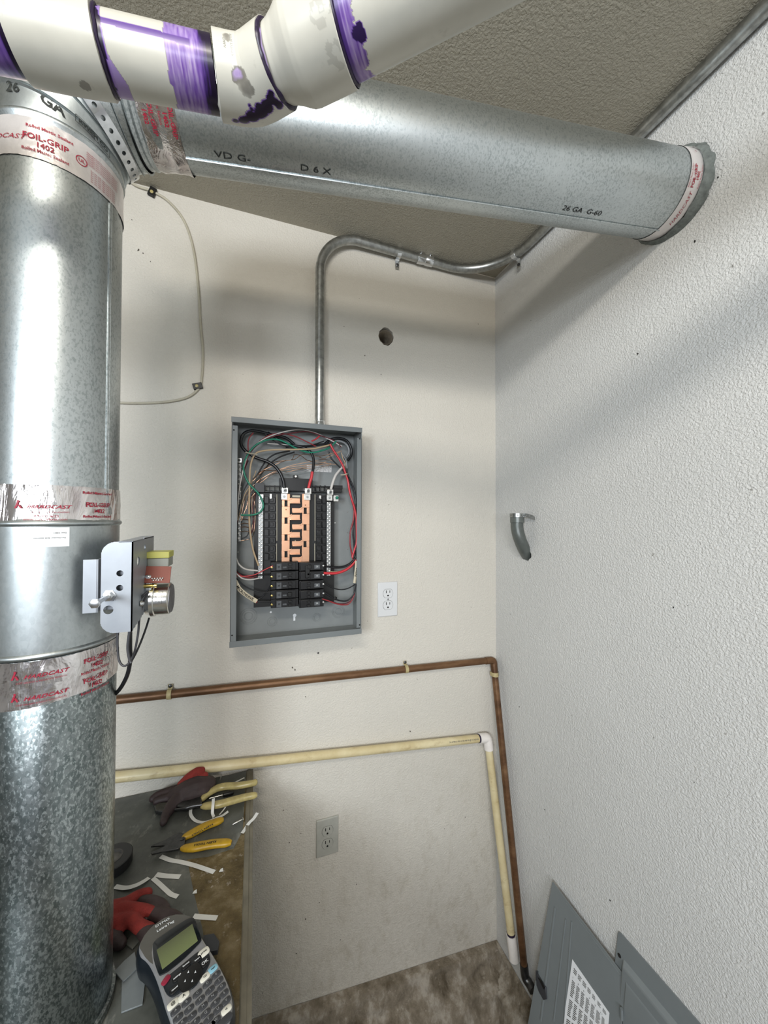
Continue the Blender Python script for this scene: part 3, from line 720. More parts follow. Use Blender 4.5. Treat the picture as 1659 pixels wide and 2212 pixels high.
# second elbow, spigot fits into the first
S0 = E0 + D2*EL2; glob(S0+D2*.0005, D2, PR+.0022, .0024, 'primer_bead', 7)
D3 = V((.79, -.61, .10)).normalized(); HR3 = .0430
def st_e2(s, a, p):
    g = fr(p, 40, 9); g2 = fr(p, 130, 3); v = 0
    if s < .006: v = .5 - s*60 + .25*g
    for c, r in ((hitcyl(738, 112, S0, D3, HR3), .015), (hitcyl(700, 30, S0, D3, HR3), .012)):
        if (p-c).length < r*(1+.5*g) and g2 > .0: v = max(v, .10)
    return v
prof = [(-.004, PR), (.006, PR+.002), (.010, PR+.0035), (.014, PR+.005), (.022, .0395), (.027, .0418), (.033, .0428), (.078, .0432), (.079, .0424), (.079, .0390)]
path = []; rads = []
for (t0, r0), (t1, r1) in zip(prof, prof[1:]):
    k = max(1, int((t1-t0)/.0012))
    for i in range(k): path.append(S0+D3*(t0+(t1-t0)*i/k + len(path)*1e-7)); rads.append(r0+(r1-r0)*i/k)
e2 = pipe_mesh(path, rads, st_e2).build('increaser_fitting', M['pvc'], pv, smooth=35)
S1 = S0 + D3*.079; PR3 = .0390; glob(S1+D3*.0005, D3, PR3+.001, .0018, 'primer_bead', 12)
ptl = line(S1, D3, -.01, .22, .0012) + line(S1, D3, .23, .855, .01)
def st_p3(s, a, p):
    g = fr((s*60, math.cos(a)*4, math.sin(a)*4), 1, 4)
    v = 0
    if s < .030+.006*g: v = .52+.28*fr((s*420, math.cos(a)*1.2, math.sin(a)*1.2), 1, 8)
    if s < .016: v = max(v, 1.0 if s < .013 else .8)
    if (p - hitcyl(775, 70, S1, D3, PR3)).length < .007*(1+.4*g): v = .95
    return v
pipe_mesh(ptl, [PR3]*len(ptl), st_p3).build('pipe', M['pvc'], pv)

# ------------------------------------------------------------------ steel conduit from the panel to the right wall
CR = .0142
cx_ = .1868; cy_ = YB-CR-.012
cd = empty('steel_conduit', (cx_, cy_, H0+.272), 'bent steel conduit rising from the panel and following the ceiling corner', 'conduit')
zc_ = ZC-CR-.004; bR = .125; p = []
p += [V((cx_, cy_, H0+.272+.0)), V((cx_, cy_, zc_-bR-.03))]
base = [V((cx_, cy_, H0+.272+(zc_-bR-H0-.272)*i/12)) for i in range(13)]
arc = [V((cx_+bR*(1-math.cos(t)), cy_, zc_-bR+bR*math.sin(t))) for t in [PI/2*i/20 for i in range(1, 21)]]
bx = XR-CR-.004; b2 = .19
hor = [V((cx_+bR+(bx-b2-cx_-bR)*i/10, cy_+(YB-CR-.004-cy_)*i/10, zc_)) for i in range(1, 11)]
yb_ = YB-CR-.004
arc2 = [V((bx-b2+b2*math.sin(t), yb_-b2*(1-math.cos(t)), zc_)) for t in [PI/2*i/20 for i in range(1, 21)]]
far = [V((bx, yb_-b2-(2.6)*i/10, zc_)) for i in range(1, 11)]
MB().tube(base+arc+hor+arc2+far, CR, 24).build('conduit_tube', M['conduit'], cd)
MB().lathe((cx_, cy_, H0+.2722), (0,0,1), [(0, .0175), (.018, .0175), (.020, .0165), (.026, .0165), (.028, CR)], 32).cyl((cx_-.004, cy_-.016, H0+.291), (cx_-.004, cy_-.021, H0+.291), .0028, n=10).build('box_connector', M['zinc'], cd, label='shiny connector at the panel top')
xc0 = .520; 
b_ = MB().lathe((xc0, YB-CR-.006, zc_), (1,0,0), [(0, CR), (.0005, CR+.0022), (.026, CR+.0022), (.027, CR+.0014), (.031, CR+.0014), (.032, CR+.0022), (.058, CR+.0022), (.0585, CR)], 32)
for k in (.012, .046): b_.cyl((xc0+k, YB-CR-.014, zc_+CR*.8), (xc0+k, YB-CR-.020, zc_+CR*1.15), .003, n=10)
b_.build('coupling', M['zinc'], cd, label='shiny set-screw coupling')
def pstrap(c, along, out, down, r, W=.014, tail=.030, name='conduit_strap', mat='zinc', par=None, screw=True):
    """one-hole strap: c centre of the tube, along its axis, out away from the wall, tail along down"""
    mb = MB(); n = 14; th = .0016; prof = []
    for i in range(n+1):
        t = -PI*.5 + PI*i/n if False else PI*(i/n); prof.append((math.cos(t)*(r+.0006), math.sin(t)*(r+.0006)))
    # prof: x along -down, y along out ; extend ends to the wall and the tail
    prof = [(r+.0006, -r*.9)] + prof + [(-r-.0006, -r*.75), (-r-.004, -r*.95), (-r-tail*.5, -r*.95), (-r-tail, -r*.95)]
    P = []
    for k, (x, y) in enumerate(prof):
        a_, b__ = prof[max(0, k-1)], prof[min(len(prof)-1, k+1)]; tx, ty = b__[0]-a_[0], b__[1]-a_[1]; L = math.hypot(tx, ty); nx, ny = ty/L, -tx/L
        if nx*x+ny*(y) < 0 and 1 <= k <= n+1: nx, ny = -nx, -ny
        if k > n+1: nx, ny = 0, 1
        for w_ in (-W/2, W/2):
            for h in (0, th): P.append(c + down*(-1)*(x+nx*h) + out*(y+ny*h) + along*w_)
    m_ = len(prof); fs = []
    for k in range(m_-1):
        a = 4*k; fs += [(a, a+4, a+6, a+2), (a+1, a+3, a+7, a+5), (a, a+1, a+5, a+4), (a+2, a+6, a+7, a+3)]
    fs += [(0, 2, 3, 1), (4*m_-4, 4*m_-3, 4*m_-1, 4*m_-2)]
    mb.add(P, fs); st = mb.build(name, M[mat], par, smooth=35)
    if screw:
        q = c + down*(r+tail*.62) + out*(-r*.95+th)
        MB().lathe(q, out, [(0, .0052), (.0016, .005), (.003, .003), (.0031, .001)], 14).build('screw', M['toolsteel'], st)
    return st
pc = V((.452, YB-CR-.006, zc_)); pstrap(pc, V((1,0,0)), V((0,-1,0)), V((0,0,-1)), CR, par=cd)
a_ = arc2[15]; pstrap(a_+V((0,0,0)), (arc2[16]-arc2[14]).normalized(), V((-1,0,0)), V((0,0,-1)), CR, par=cd)

# ------------------------------------------------------------------ breaker panel
PX, PY, PS = 480, 880, 4.0969          # frame of the zoomed study of the panel
YF = 1.0573; YW = YB-.004
def pk(x, y, Y): return at(PX+x/PS, PY+y/PS, 1, Y)
def prect(x0, y0, x1, y1, Y):
    a = pk(x0, y0, Y); b = pk(x1, y1, Y); c = pk(x0, y1, Y); d = pk(x1, y0, Y)
    return (a.x+c.x)/2, (b.x+d.x)/2, (b.z+c.z)/2, (a.z+d.z)/2     # X0 X1 Z0 Z1
ep = empty('breaker_panel', (.1218, YB, H0-.347), 'open grey breaker panel full of coloured wires on the back wall', 'electrical panel')
X0, X1, Z0, Z1 = -.0598, .3031, H0-.3469, H0+.2692
t = .0016; fl = .0155
b_ = MB().box(X0, X1, YB-.006, YB-.004, Z0, Z1)
b_.box(X0, X0+t, YF, YB-.005, Z0, Z1).box(X1-t, X1, YF, YB-.005, Z0, Z1).box(X0, X1, YF, YB-.005, Z1-t, Z1).box(X0, X1, YF, YB-.005, Z0, Z0+t)
b_.build('enclosure', M['panelin'], ep)
MB().box(X0, X0+fl, YF, YF+t, Z0+.012, Z1-.022).build('side_flange', M['panel'], ep, bevel=.0006)
MB().box(X1-fl*.95, X1, YF, YF+t, Z0+.018, Z1-.030).build('side_flange', M['panel'], ep, bevel=.0006)
b_ = MB().box(X0-.001, X1+.001, YF-.0012, YF, Z1-.0135, Z1+.0005).box(X0-.001, X1+.001, YF-.0012, YB-.006, Z1-.0002, Z1+.0012); b_.build('top_flange', M['panel'], ep, bevel=.0006)
MB().box(X0-.001, X1+.001, YF-.0012, YF, Z0-.0005, Z0+.0155).build('bottom_flange', M['panel'], ep, bevel=.0006)
for (x, y) in ((103, 200), (1218, 278), (87, 2018), (1216, 1925)):
    q = pk(x, y, YF-.0002); MB().cyl(q, q+V((0, -.0004, 0)), .0022, n=12).build('screw_hole', M['slot'], ep)
# knockouts pressed into the back and side
def ring(mb, c, r, w=.0012, h=.0008):
    mb.lathe(c, (0,-1,0), [(0, r+w), (h, r+w*.5), (h, r-w*.5), (0, r-w)], 40, caps=False)
for x, y, rs in ((233, 1848, (.011, .018, .023)), (443, 1895, (.0085, .0135)), (838, 1860, (.0085, .0125)), (1027, 1805, (.010, .016, .020))):
    mb = MB(); c = pk(x, y, YB-.006)
    for r in rs: ring(mb, c, r)
    mb.build('knockout', M['panelin'], ep)
for x, y in ((1108, 925), (1108, 1070), (1108, 1108), (1108, 1255), (998, 1022), (140, 1280)):
    q = pk(x, y, YB-.006); MB().cyl(q, q+V((0,-.001,0)), .0018, n=10).build('rivet', M['alu'], ep)
q = pk(430, 1812, YB-.006); MB().cyl(q, q+V((0,-.0008,0)), .0030, n=14).build('mounting_hole', M['sticker'], ep)
q = pk(641, 1840, YB-.006); q2 = pk(638, 1870, YB-.006)
b_ = MB().cyl(q, q+V((0,-.0008,0)), .0052, n=20); b_.obox((q2.x, q2.y-.0004, q2.z), V((1,0,0)), V((0,0,1)), V((0,1,0)), .0028, .006, .0004); b_.build('keyhole_slot', M['sticker'], ep)
x0, x1, z0, z1 = prect(748, 515, 968, 572, YB-.007); mb = MB().box(x0, x1, YB-.0075, YB-.006, z0, z1); rl = mb.build('rating_sticker', simple('foil_sticker', (.6,.6,.6,1), .4, .7, .5, 250), ep)
# black backing frame and its guide rails
YI = 1.118
x0, x1, z0, z1 = prect(282, 765, 990, 1745, YI); MB().box(x0, x1, YI, YB-.008, z0, z1).build('insulating_base', M['black'], ep)
def ibox(nm, m_, x0_, y0_, x1_, y1_, Y, d, bev=0):
    a, b, c, e = prect(x0_, y0_, x1_, y1_, Y); return MB().box(a, b, Y, Y+d, c, e).build(nm, M[m_], ep, bevel=bev)
mb = MB()
def addr(mb, x0_, y0_, x1_, y1_, Y, d): a, b, c, e = prect(x0_, y0_, x1_, y1_, Y); mb.box(a, b, Y, Y+d, c, e)
addr(mb, 508, 628, 800, 740, 1.106, .03); addr(mb, 300, 690, 520, 700, 1.106, .02); addr(mb, 300, 740, 520, 752, 1.106, .02); addr(mb, 790, 695, 1000, 706, 1.106, .02); addr(mb, 790, 742, 1000, 754, 1.106, .02)
for x in (375, 418, 463, 508, 826, 866, 908): addr(mb, x, 690, x+8, 752, 1.106, .02)
addr(mb, 285, 668, 372, 752, 1.104, .03); addr(mb, 940, 715, 1062, 748, 1.104, .02); addr(mb, 985, 690, 1066, 722, 1.102, .02)
addr(mb, 630, 600, 672, 650, 1.108, .02)
mb.build('top_bracket', M['blackm'], ep, bevel=.0006)
q = pk(650, 612, 1.107); MB().lathe(q, (0,-1,0), [(0, .0048), (.0014, .0046), (.003, .003)], 16).build('mounting_screw', M['alu'], ep)
# rows of breaker clips on both sides
for xs_, x2 in ((((372, 412), (418, 470)), (425, 452)), (((836, 880), (886, 918)), (842, 872))):
    mb = MB()
    for k in range(8):
        y = 790 + k*72
        for xa, xb in xs_: addr(mb, xa, y+(4 if xa in (418, 836) else 0), xb, y+58, 1.108, .014)
        addr(mb, x2[0], y+14, x2[1], y+44, 1.104, .006)
    addr(mb, min(p[0] for p in xs_), 786, max(p[1] for p in xs_), 1362, 1.119, .006)
    mb.build('clip_row', M['blackm'], ep, bevel=.0008)
for x, y0_, y1_ in ((484, 770, 1180), (482, 1205, 1360), (821, 770, 1180), (819, 1205, 1360)):
    a = pk(x, y0_, 1.104); b = pk(x, y1_, 1.104); MB().tube([a, b], .0010, 8).build('guide_rail', M['cable'], ep)
ibox('rail_tip', 'alu', 422, 766, 438, 808, 1.104, .004); ibox('rail_tip', 'alu', 858, 780, 876, 812, 1.104, .004)
# copper bus bars with interleaved stabs
YU = 1.100
def bus(x0_, x1_, stabs, holes, sgn):
    mb = MB(); ys = sorted(holes); a, b, zt, _ = 0, 0, 0, 0
    xa, xb, zb, zt = prect(x0_, 765, x1_, 1362 if sgn > 0 else 1372, YU)
    edges = []
    # strip pieces between slots (real slots)
    prev = zt; hx0, hx1 = None, None
    for (hx, hy) in holes:
        h0, h1, hb, ht = prect(hx-13, hy-27, hx+13, hy+27, YU)
        mb.box(xa, xb, YU, YU+.002, ht, prev); mb.box(xa, h0, YU, YU+.002, hb, ht); mb.box(h1, xb, YU, YU+.002, hb, ht); prev = hb
    mb.box(xa, xb, YU, YU+.002, zb, prev)
    for y in stabs:
        if sgn > 0: s0, s1, sb, st__ = prect(x1_-2, y-26, 688, y+20, YU)
        else: s0, s1, sb, st__ = prect(618, y-20, x0_+2, y+22, YU)
        mb.box(s0, s1, YU-.001, YU+.001, sb, st__); mb.box(s0+.002 if sgn > 0 else s0, s1 if sgn > 0 else s1-.004, YU-.012, YU, sb-.0005, sb+.0022)
        c = pk(x1_+6 if sgn > 0 else x0_-8, y-20, YU-.003); mb.obox(c, V((.8, 0, .6)), V((-.6, 0, .8)), V((0,1,0)), .0045, .0016, .003)
    mb.build('bus_bar', M['buscopper'], ep, bevel=.0004)
bus(527, 598, (830, 975, 1130, 1280), ((565, 850), (565, 1002), (565, 1152), (565, 1300)), 1)
bus(706, 772, (912, 1055, 1203, 1345), ((735, 915), (733, 1063), (733, 1211)), -1)
mb = MB()
for x, y in ((565, 905), (736, 865)):
    q = pk(x, y, YU-.0002); mb.cyl(q, q+V((0,-.0006,0)), .0018, n=12)
    mb2 = mb; mb.build('locating_pin', simple('dark_copper', (.2,.08,.04,1), .4, 1), ep); mb = MB()
ibox('insulator_window', 'cable', 620, 778, 690, 796, 1.112, .003)
q = pk(648, 1180, 1.110); MB().ball(q, .0022, 6).build('centre_screw', M['cable'], ep)
# neutral bars with rows of terminal screws
def nbar(x0_, y0_, x1_, y1_, Y, rows, nm='neutral_bar'):
    a, b, c, e = prect(x0_, y0_, x1_, y1_, Y); o = MB().box(a, b, Y, Y+.011, c, e).build(nm, M['bar'], ep, bevel=.0006)
    P = None
    for i in range(rows):
        for j in range(2):
            x = a+(b-a)*(.26 if j else .74); z = c+(e-c)*((i+.5+(.25 if j else -.25))/rows)
            if P is None:
                P = MB().lathe((x, Y, z), (0,-1,0), [(0, .0026), (.0012, .0026), (.0018, .0018)], 12).build('terminal_screw', M['alu'], o); px_, pz_ = x, z
            else:
                k = P.copy(); COL.objects.link(k); k.parent = o; k.location = (x-px_, 0, z-pz_)
    return o
nbar(318, 800, 362, 1520, 1.100, 19); nbar(925, 838, 962, 1492, 1.100, 19); nbar(138, 495, 166, 1190, 1.118, 16, 'ground_bar')
for x, y in ((342, 785), ):
    a, b, c, e = prect(322, 768, 366, 805, 1.098); MB().box(a, b, 1.098, 1.101, c, e).build('bar_end_plate', M['alu'], ep, bevel=.001)
def lug(x, y, s=58, Y=1.090, low=True):
    a, b, c, e = prect(x-s/2, y-s*.45, x+s/2, y+s*.45, Y); o = MB().box(a, b, Y, Y+.016, c, e).build('terminal_lug', M['alu'], ep, bevel=.0008)
    q = V(((a+b)/2, Y, (c+e)/2)); r = (b-a)*.30
    MB().lathe(q, (0,-1,0), [(0, r), (.0012, r), (.0016, r*.75), (.0004, r*.6), (.0004, 0.0001)], 20).build('lug_screw', M['bar'], o)
    q2 = V((q.x, Y-.0013, q.z)); MB().cyl(q2, q2+V((0,-.0004,0)), r*.42, n=6).build('hex_socket', M['slot'], o)
    if low:
        a, b, c, e = prect(x-s*.5-4, y+s*.45, x+s*.4-2, y+s*1.4, Y+.006); MB().box(a, b, Y+.006, Y+.009, c, e).build('lug_tab', M['alu'], o, bevel=.0006)
        q = V(((a+b)/2, Y+.006, (c+e)/2)); MB().lathe(q, (0,-1,0), [(0, .0040), (.0015, .0040), (.0015, .0026), (.004, .0022)], 6).build('nut', M['bar'], o)
lug(555, 735); lug(760, 740); lug(957, 750, 54); lug(150, 468, 46, 1.104, False)
q = pk(1015, 800, 1.098); MB().lathe(q, (0,-1,0), [(0, .0052), (.003, .0052), (.005, .003)], 6).build('bonding_screw', M['wg'], ep)
a, b, c, e = prect(985, 778, 1030, 832, 1.100); MB().box(a, b, 1.100, 1.103, c, e).build('bonding_tab', M['alu'], ep, bevel=.0006)
# circuit breakers, five rows in two columns
YK = 1.072
def breaker(x0_, x1_, y, h, left, twin, k):
    a, b, c, e = prect(x0_, y, x1_, y+h, YK); mb = MB().box(a, b, YK+.006, YK+.045, c, e)
    w_ = b-a
    if left: mb.box(a+w_*.16, b-w_*.10, YK+.001, YK+.007, c+.0012, e-.0012)
    else: mb.box(a+w_*.05, b-w_*.12, YK+.001, YK+.007, c+.0012, e-.0012)
    o = mb.build('circuit_breaker', M['blackm'], ep, bevel=.0008)
    hh = (e-c)
    if twin:
        for f in (.28, .72):
            x = a+w_*(.62 if left else .30); MB().box(x, x+w_*.13, YK-.005, YK+.002, c+hh*f-hh*.12, c+hh*f+hh*.12).build('toggle', M['black'], o, bevel=.0008)
    else:
        x = a+w_*(.60 if left else .32); MB().box(x, x+w_*.14, YK-.006, YK+.002, c+hh*.25, c+hh*.72).build('toggle', M['black'], o, bevel=.001)
    if left:
        MB().box(a+w_*.20, a+w_*.37, YK+.0004, YK+.0011, c+hh*.10, c+hh*.82).build('rating_label', M['label_g'], o)
        MB().box(a+w_*.42, a+w_*.56, YK+.0004, YK+.0011, c+hh*.30, c+hh*.48).build('rating_label', M['label_g'], o)
        q = V((a+w_*.03, YK+.005, c+hh*.42)); MB().lathe(q, (0,-1,0), [(0, .0028), (.001, .0028), (.0012, .0014)], 12).build('terminal_screw', M['brass'], o)
    else:
        MB().box(a+w_*.60, a+w_*.82, YK+.0004, YK+.0011, c+hh*.22, c+hh*.66).build('rating_label', M['label_g'], o)
        q = V((b-w_*.02, YK+.005, c+hh*.5)); MB().lathe(q, (0,-1,0), [(0, .0024), (.001, .0024), (.0012, .0014)], 12).build('terminal_screw', M['alu'], o)
    f_ = lambda x, yy: V((a+w_*(.28 if left else .71)+x, YK+.0002, c+hh*(.46)+yy))
    t_ = MB(); text(t_, ('20', '15', '20', '15', '20')[k], f_, .0062, bold=.0002); t_.build('rating_number', M['label_w'] if not left else M['slot'], o, smooth=0)
    return o
M['label_g'] = simple('breaker_label_grey', '#55585c', .5, 0, .4, 500); M['label_w'] = simple('breaker_number', '#a9acac', .5)
ys = [1370, 1452, 1535, 1618, 1697]
for k, y in enumerate(ys):
    breaker(432, 676, y, 76, True, k != 3, k); breaker(684, 902, y, 76, False, k != 0, k)
a, b, c, e = prect(735, 1400, 775, 1510, YK-.003); MB().box(a, b, YK-.005, YK+.002, c, e).build('handle_tie', M['black'], ep, bevel=.001)
# wires
def wire(m_, r, Y, pts, nm='wire', n=8, jit=0):
    P = [pk(x, y, Y if not isinstance(Y, (list, tuple)) else Y[0]+(Y[1]-Y[0])*i/(len(pts)-1)) for i, (x, y) in enumerate(pts)]
    return MB().tube(catmull(P, 6), r, n).build(nm, M[m_], ep, smooth=60)
wire('wb', .0044, (1.120, 1.090), [(640,330),(560,270),(430,240),(330,215),(250,208),(190,235),(165,300),(180,355),(225,400),(300,445),(400,480),(470,525),(515,585),(540,650),(550,715)], 'service_cable', 12)
wire('wb', .0040, (1.115, 1.094), [(560,350),(640,340),(730,360),(785,400),(808,460),(806,530),(797,585)], 'service_cable', 12)
wire('wR', .0043, (1.094, 1.090), [(797,570),(790,620),(776,665),(764,715)], 'red_tape_wrap', 12)
wire('ww', .0040, (1.110, 1.090), [(1090,500),(1045,550),(1005,600),(980,660),(962,725)], 'neutral_cable', 12)
wire('wb', .0042, 1.122, [(900,330),(960,285),(1030,272),(1100,295),(1140,360),(1142,420),(1110,470)], 'service_cable', 12)
wire('wgr', .0030, 1.118, [(980,300),(1050,300),(1105,335),(1122,390),(1100,440)], 'neutral_cable')
wire('wb', .0035, 1.116, [(400,220),(500,285),(600,330),(720,345),(860,330),(960,320)], 'wire')
wire('wg', .0026, (1.104, 1.088), [(1010,300),(950,355),(880,383),(800,400),(720,388),(640,355),(570,315),(500,287),(430,283),(370,297),(290,340),(225,420),(190,520),(200,600),(245,685),(310,750),(350,815),(362,880),(330,930),(265,952),(166,952)], 'ground_wire', 10)
wire('wt', .0026, (1.096, 1.094), [(960,330),(880,350),(800,366),(650,372),(450,376),(345,388),(295,410),(262,470),(246,560),(242,700),(238,850),(240,1000),(252,1140),(275,1270),(322,1402)], 'wire', 10)
wire('ww', .0018, (1.106, 1.090), [(1060,345),(950,285),(820,225),(700,198),(600,205),(480,235),(380,275),(300,330),(240,400),(205,480),(180,580),(155,700),(140,830),(130,1000)])
wire('wd', .0018, (1.106, 1.092), [(1055,350),(1000,300),(900,260),(760,215),(600,230),(460,255),(360,300),(280,360),(225,450),(190,560),(160,680),(138,840),(130,1020)])
wire('wr', .0017, 1.108, [(830,345),(740,300),(640,255),(520,230),(420,245),(330,300)])
wire('wr', .0017, 1.112, [(275,225),(240,270),(228,330),(232,390)])
wire('wR', .0022, 1.108, [(865,250),(830,280),(790,300)])
wire('wb', .0018, 1.110, [(380,235),(480,310),(600,350),(760,340),(900,300)])
wire('wb', .0022, (1.116, 1.11), [(600,385),(480,410),(400,460),(350,530),(310,600),(270,640)])
wire('wb', .0022, (1.116, 1.108), [(640,395),(510,440),(420,500),(360,570),(320,630),(285,680)])
for k, (pts, Y) in enumerate([
    ([(1060,385),(980,405),(860,432),(720,415),(640,460),(540,478),(430,525),(340,570),(300,620),(275,650)], 1.106),
    ([(1000,480),(900,462),(780,480),(650,505),(520,545),(400,600),(310,660),(262,730),(230,800),(215,900)], 1.110),
    ([(960,495),(820,515),(640,540),(500,565),(380,610),(300,690),(270,760),(262,880),(272,1000),(262,1080)], 1.112),
    ([(1020,510),(900,490),(760,470),(700,430),(640,420),(610,465),(480,480),(400,520),(330,590)], 1.108),
    ([(980,500),(860,530),(700,545),(560,575),(450,590),(360,650),(300,705),(282,800),(292,900),(288,1030),(270,1140),(220,1170),(165,1180)], 1.110),
    ([(920,480),(860,500),(740,510),(600,530),(470,560),(380,560),(320,600)], 1.104),
    ([(1040,395),(960,430),(900,452),(860,440)], 1.100),
    ([(330,640),(250,720),(205,800),(180,900),(166,985)], 1.108),
    ([(290,760),(240,820),(200,920),(170,1000)], 1.108)]):
    wire('barewire', .0011, Y, pts, 'bare_ground_wire', 6)
for y in (995, 1030, 1062, 1100): wire('barewire', .0012, (1.116, 1.110), [(164, y), (200, y-5), (236, y+2)], 'bare_ground_wire', 6)
wire('wgr', .0013, 1.104, [(950,500),(850,530),(740,560),(640,578),(560,580),(480,560)])
for m_, pts in (('wb', [(240,650),(190,740),(160,840),(140,960),(128,1100)]), ('wd', [(300,700),(285,820),(268,920),(280,1040),(255,1120)]), ('ww', [(400,320),(480,325),(560,330),(640,345)]), ('wt', [(300,560),(250,690),(200,770),(165,900),(140,1000)]), ('wb', [(262,770),(250,900),(240,1050),(225,1130),(170,1165)]),('wd',[(230,470),(180,600),(150,720),(132,860)])):
    wire(m_, .0015, 1.112, pts)
wire('wR', .0032, (1.090, 1.086), [(955,325),(985,380),(1025,440),(1065,510),(1090,580),(1112,650),(1125,730),(1145,810),(1170,890),(1186,980),(1190,1100),(1188,1200),(1170,1260),(1150,1330)], 'wire', 10)
wire('wr', .0024, (1.098, 1.090), [(1085,560),(1120,680),(1140,800),(1165,900),(1160,1000),(1135,1100),(1132,1200),(1145,1290),(1160,1350)])
wire('wb', .0026, (1.104, 1.096), [(1060,420),(1095,500),(1105,580),(1150,680),(1178,780),(1180,900),(1168,1000),(1158,1120),(1170,1230),(1175,1320),(1130,1380),(1060,1410),(980,1412),(895,1400)])
wire('wb', .0024, (1.108, 1.10), [(940,390),(965,450),(1020,510),(1070,560),(1120,640),(1165,760),(1190,900),(1192,1050),(1185,1200)])
wire('wt', .0016, 1.100, [(1055,400),(1068,450),(1090,500),(1080,560)])
wire('wgr', .0016, 1.100, [(1060,410),(1095,470),(1105,540)])
wire('wR', .0040, (1.088, 1.082), [(1185,1350),(1140,1405),(1080,1445),(1000,1468),(890,1466)], 'wire', 10)
wire('wb', .0026, (1.086, 1.084), [(1190,1310),(1150,1370),(1080,1412),(1000,1420),(930,1408),(893,1395)])
wire('wt', .0013, (1.090, 1.094), [(1160,1395),(1080,1440),(1000,1455),(950,1450)])
wire('wb', .0017, (1.082, 1.080), [(1175,1568),(1110,1603),(1040,1612),(960,1590),(890,1545)])
wire('wb', .0022, (1.080, 1.078), [(1185,1560),(1165,1650),(1110,1708),(1050,1712),(985,1690),(930,1655),(888,1628)])
wire('wr', .0018, (1.080, 1.078), [(1182,1570),(1165,1670),(1125,1735),(1070,1748),(1000,1735),(940,1712),(885,1695)])
wire('wd', .0018, (1.084, 1.080), [(1186,1560),(1155,1680),(1110,1728),(1040,1738),(960,1718)])
q = pk(1000, 1688, 1.079); MB().ball(q, .0058, 6, sc=(1,.7,.8)).build('cable_clamp', M['black'], ep)
wire('ww', .0024, (1.078, 1.092), [(122,1335),(150,1392),(210,1433),(315,1446)], 'wire', 10)
wire('wR', .0015, (1.084, 1.078), [(125,1490),(200,1495),(290,1480),(370,1440),(448,1402)])
wire('wb', .0020, (1.080, 1.092), [(122,1430),(160,1470),(230,1492),(320,1485),(440,1480)])
wire('wr', .0018, (1.082, 1.092), [(122,1445),(170,1488),(240,1508),(310,1490)])
wire('ww', .0020, (1.080, 1.092), [(122,1470),(180,1515),(250,1525),(325,1512)])
wire('wb', .0017, (1.086, 1.080), [(125,1510),(190,1575),(270,1615),(350,1636),(440,1632)])
wire('wb', .0016, (1.086, 1.080), [(295,1705),(350,1680),(400,1620),(435,1565)])
wire('wb', .0020, (1.082, 1.080), [(280,1715),(350,1718),(440,1722)])
# hand-lettered sleeves
def sleeve(pts, half, Y, nm, word, size, flip=1, sh=0):
    P = catmull([pk(x, y, Y) for x, y in pts], 6); mb = MB(); N = len(P); Q = []
    T = [(P[min(i+1, N-1)]-P[max(i-1, 0)]).normalized() for i in range(N)]; nr = [V((0,-1,0)).cross(t) for t in T]
    for i in range(N):
        for s_ in (-1, -.6, 0, .6, 1): Q.append(P[i] + nr[i]*half*s_ - V((0, 1, 0))*.0022*(1-s_*s_))
    fs = [(i*5+j, i*5+j+1, i*5+5+j+1, i*5+5+j) for i in range(N-1) for j in range(4)]
    mb.add(Q, fs); mb.add([q+V((0, .0012, 0)) for q in Q], fs); o = mb.build(nm, M['sleeve'], ep, smooth=60)
    L = [0]
    for i in range(1, N): L.append(L[-1]+(P[i]-P[i-1]).length)
    def f(x, y):
        s_ = max(0, min(L[-1]-1e-6, L[-1]*.5 + x + sh)); i = max(k for k in range(N-1) if L[k] <= s_); t = (s_-L[i])/(L[i+1]-L[i])
        return P[i].lerp(P[i+1], t) + (nr[i].lerp(nr[i+1], t))*(y*flip) - V((0, 1, 0))*.0027
    t_ = MB(); text(t_, word, f, size, bold=.0002); t_.build('handwriting', M['slot'], o, smooth=0)
M['sleeve'] = simple('cream_cable_sleeve', '#c9bfa8', .5, 0, .1, 60)
sleeve([(112,1535),(150,1605),(215,1662),(305,1718)], .0058, 1.074, 'marked_cable_sleeve', 'MICROWAVE', .0098, 1, .002)
sleeve([(1172,1556),(1180,1480),(1186,1420),(1190,1358)], .0042, 1.070, 'marked_cable_sleeve', 'Furnace', .0080, 1)
q = pk(302, 1720, 1.076); MB().ball(q, .0035, 6).build('wire', M['wr'], ep)
# cable ties
for pts, w_ in (([(205,398),(250,408),(312,418)], .0022), ([(1048,598),(1075,597),(1108,588)], .0022)):
    wire('cable', w_, 1.086, pts, 'cable_tie', 6)

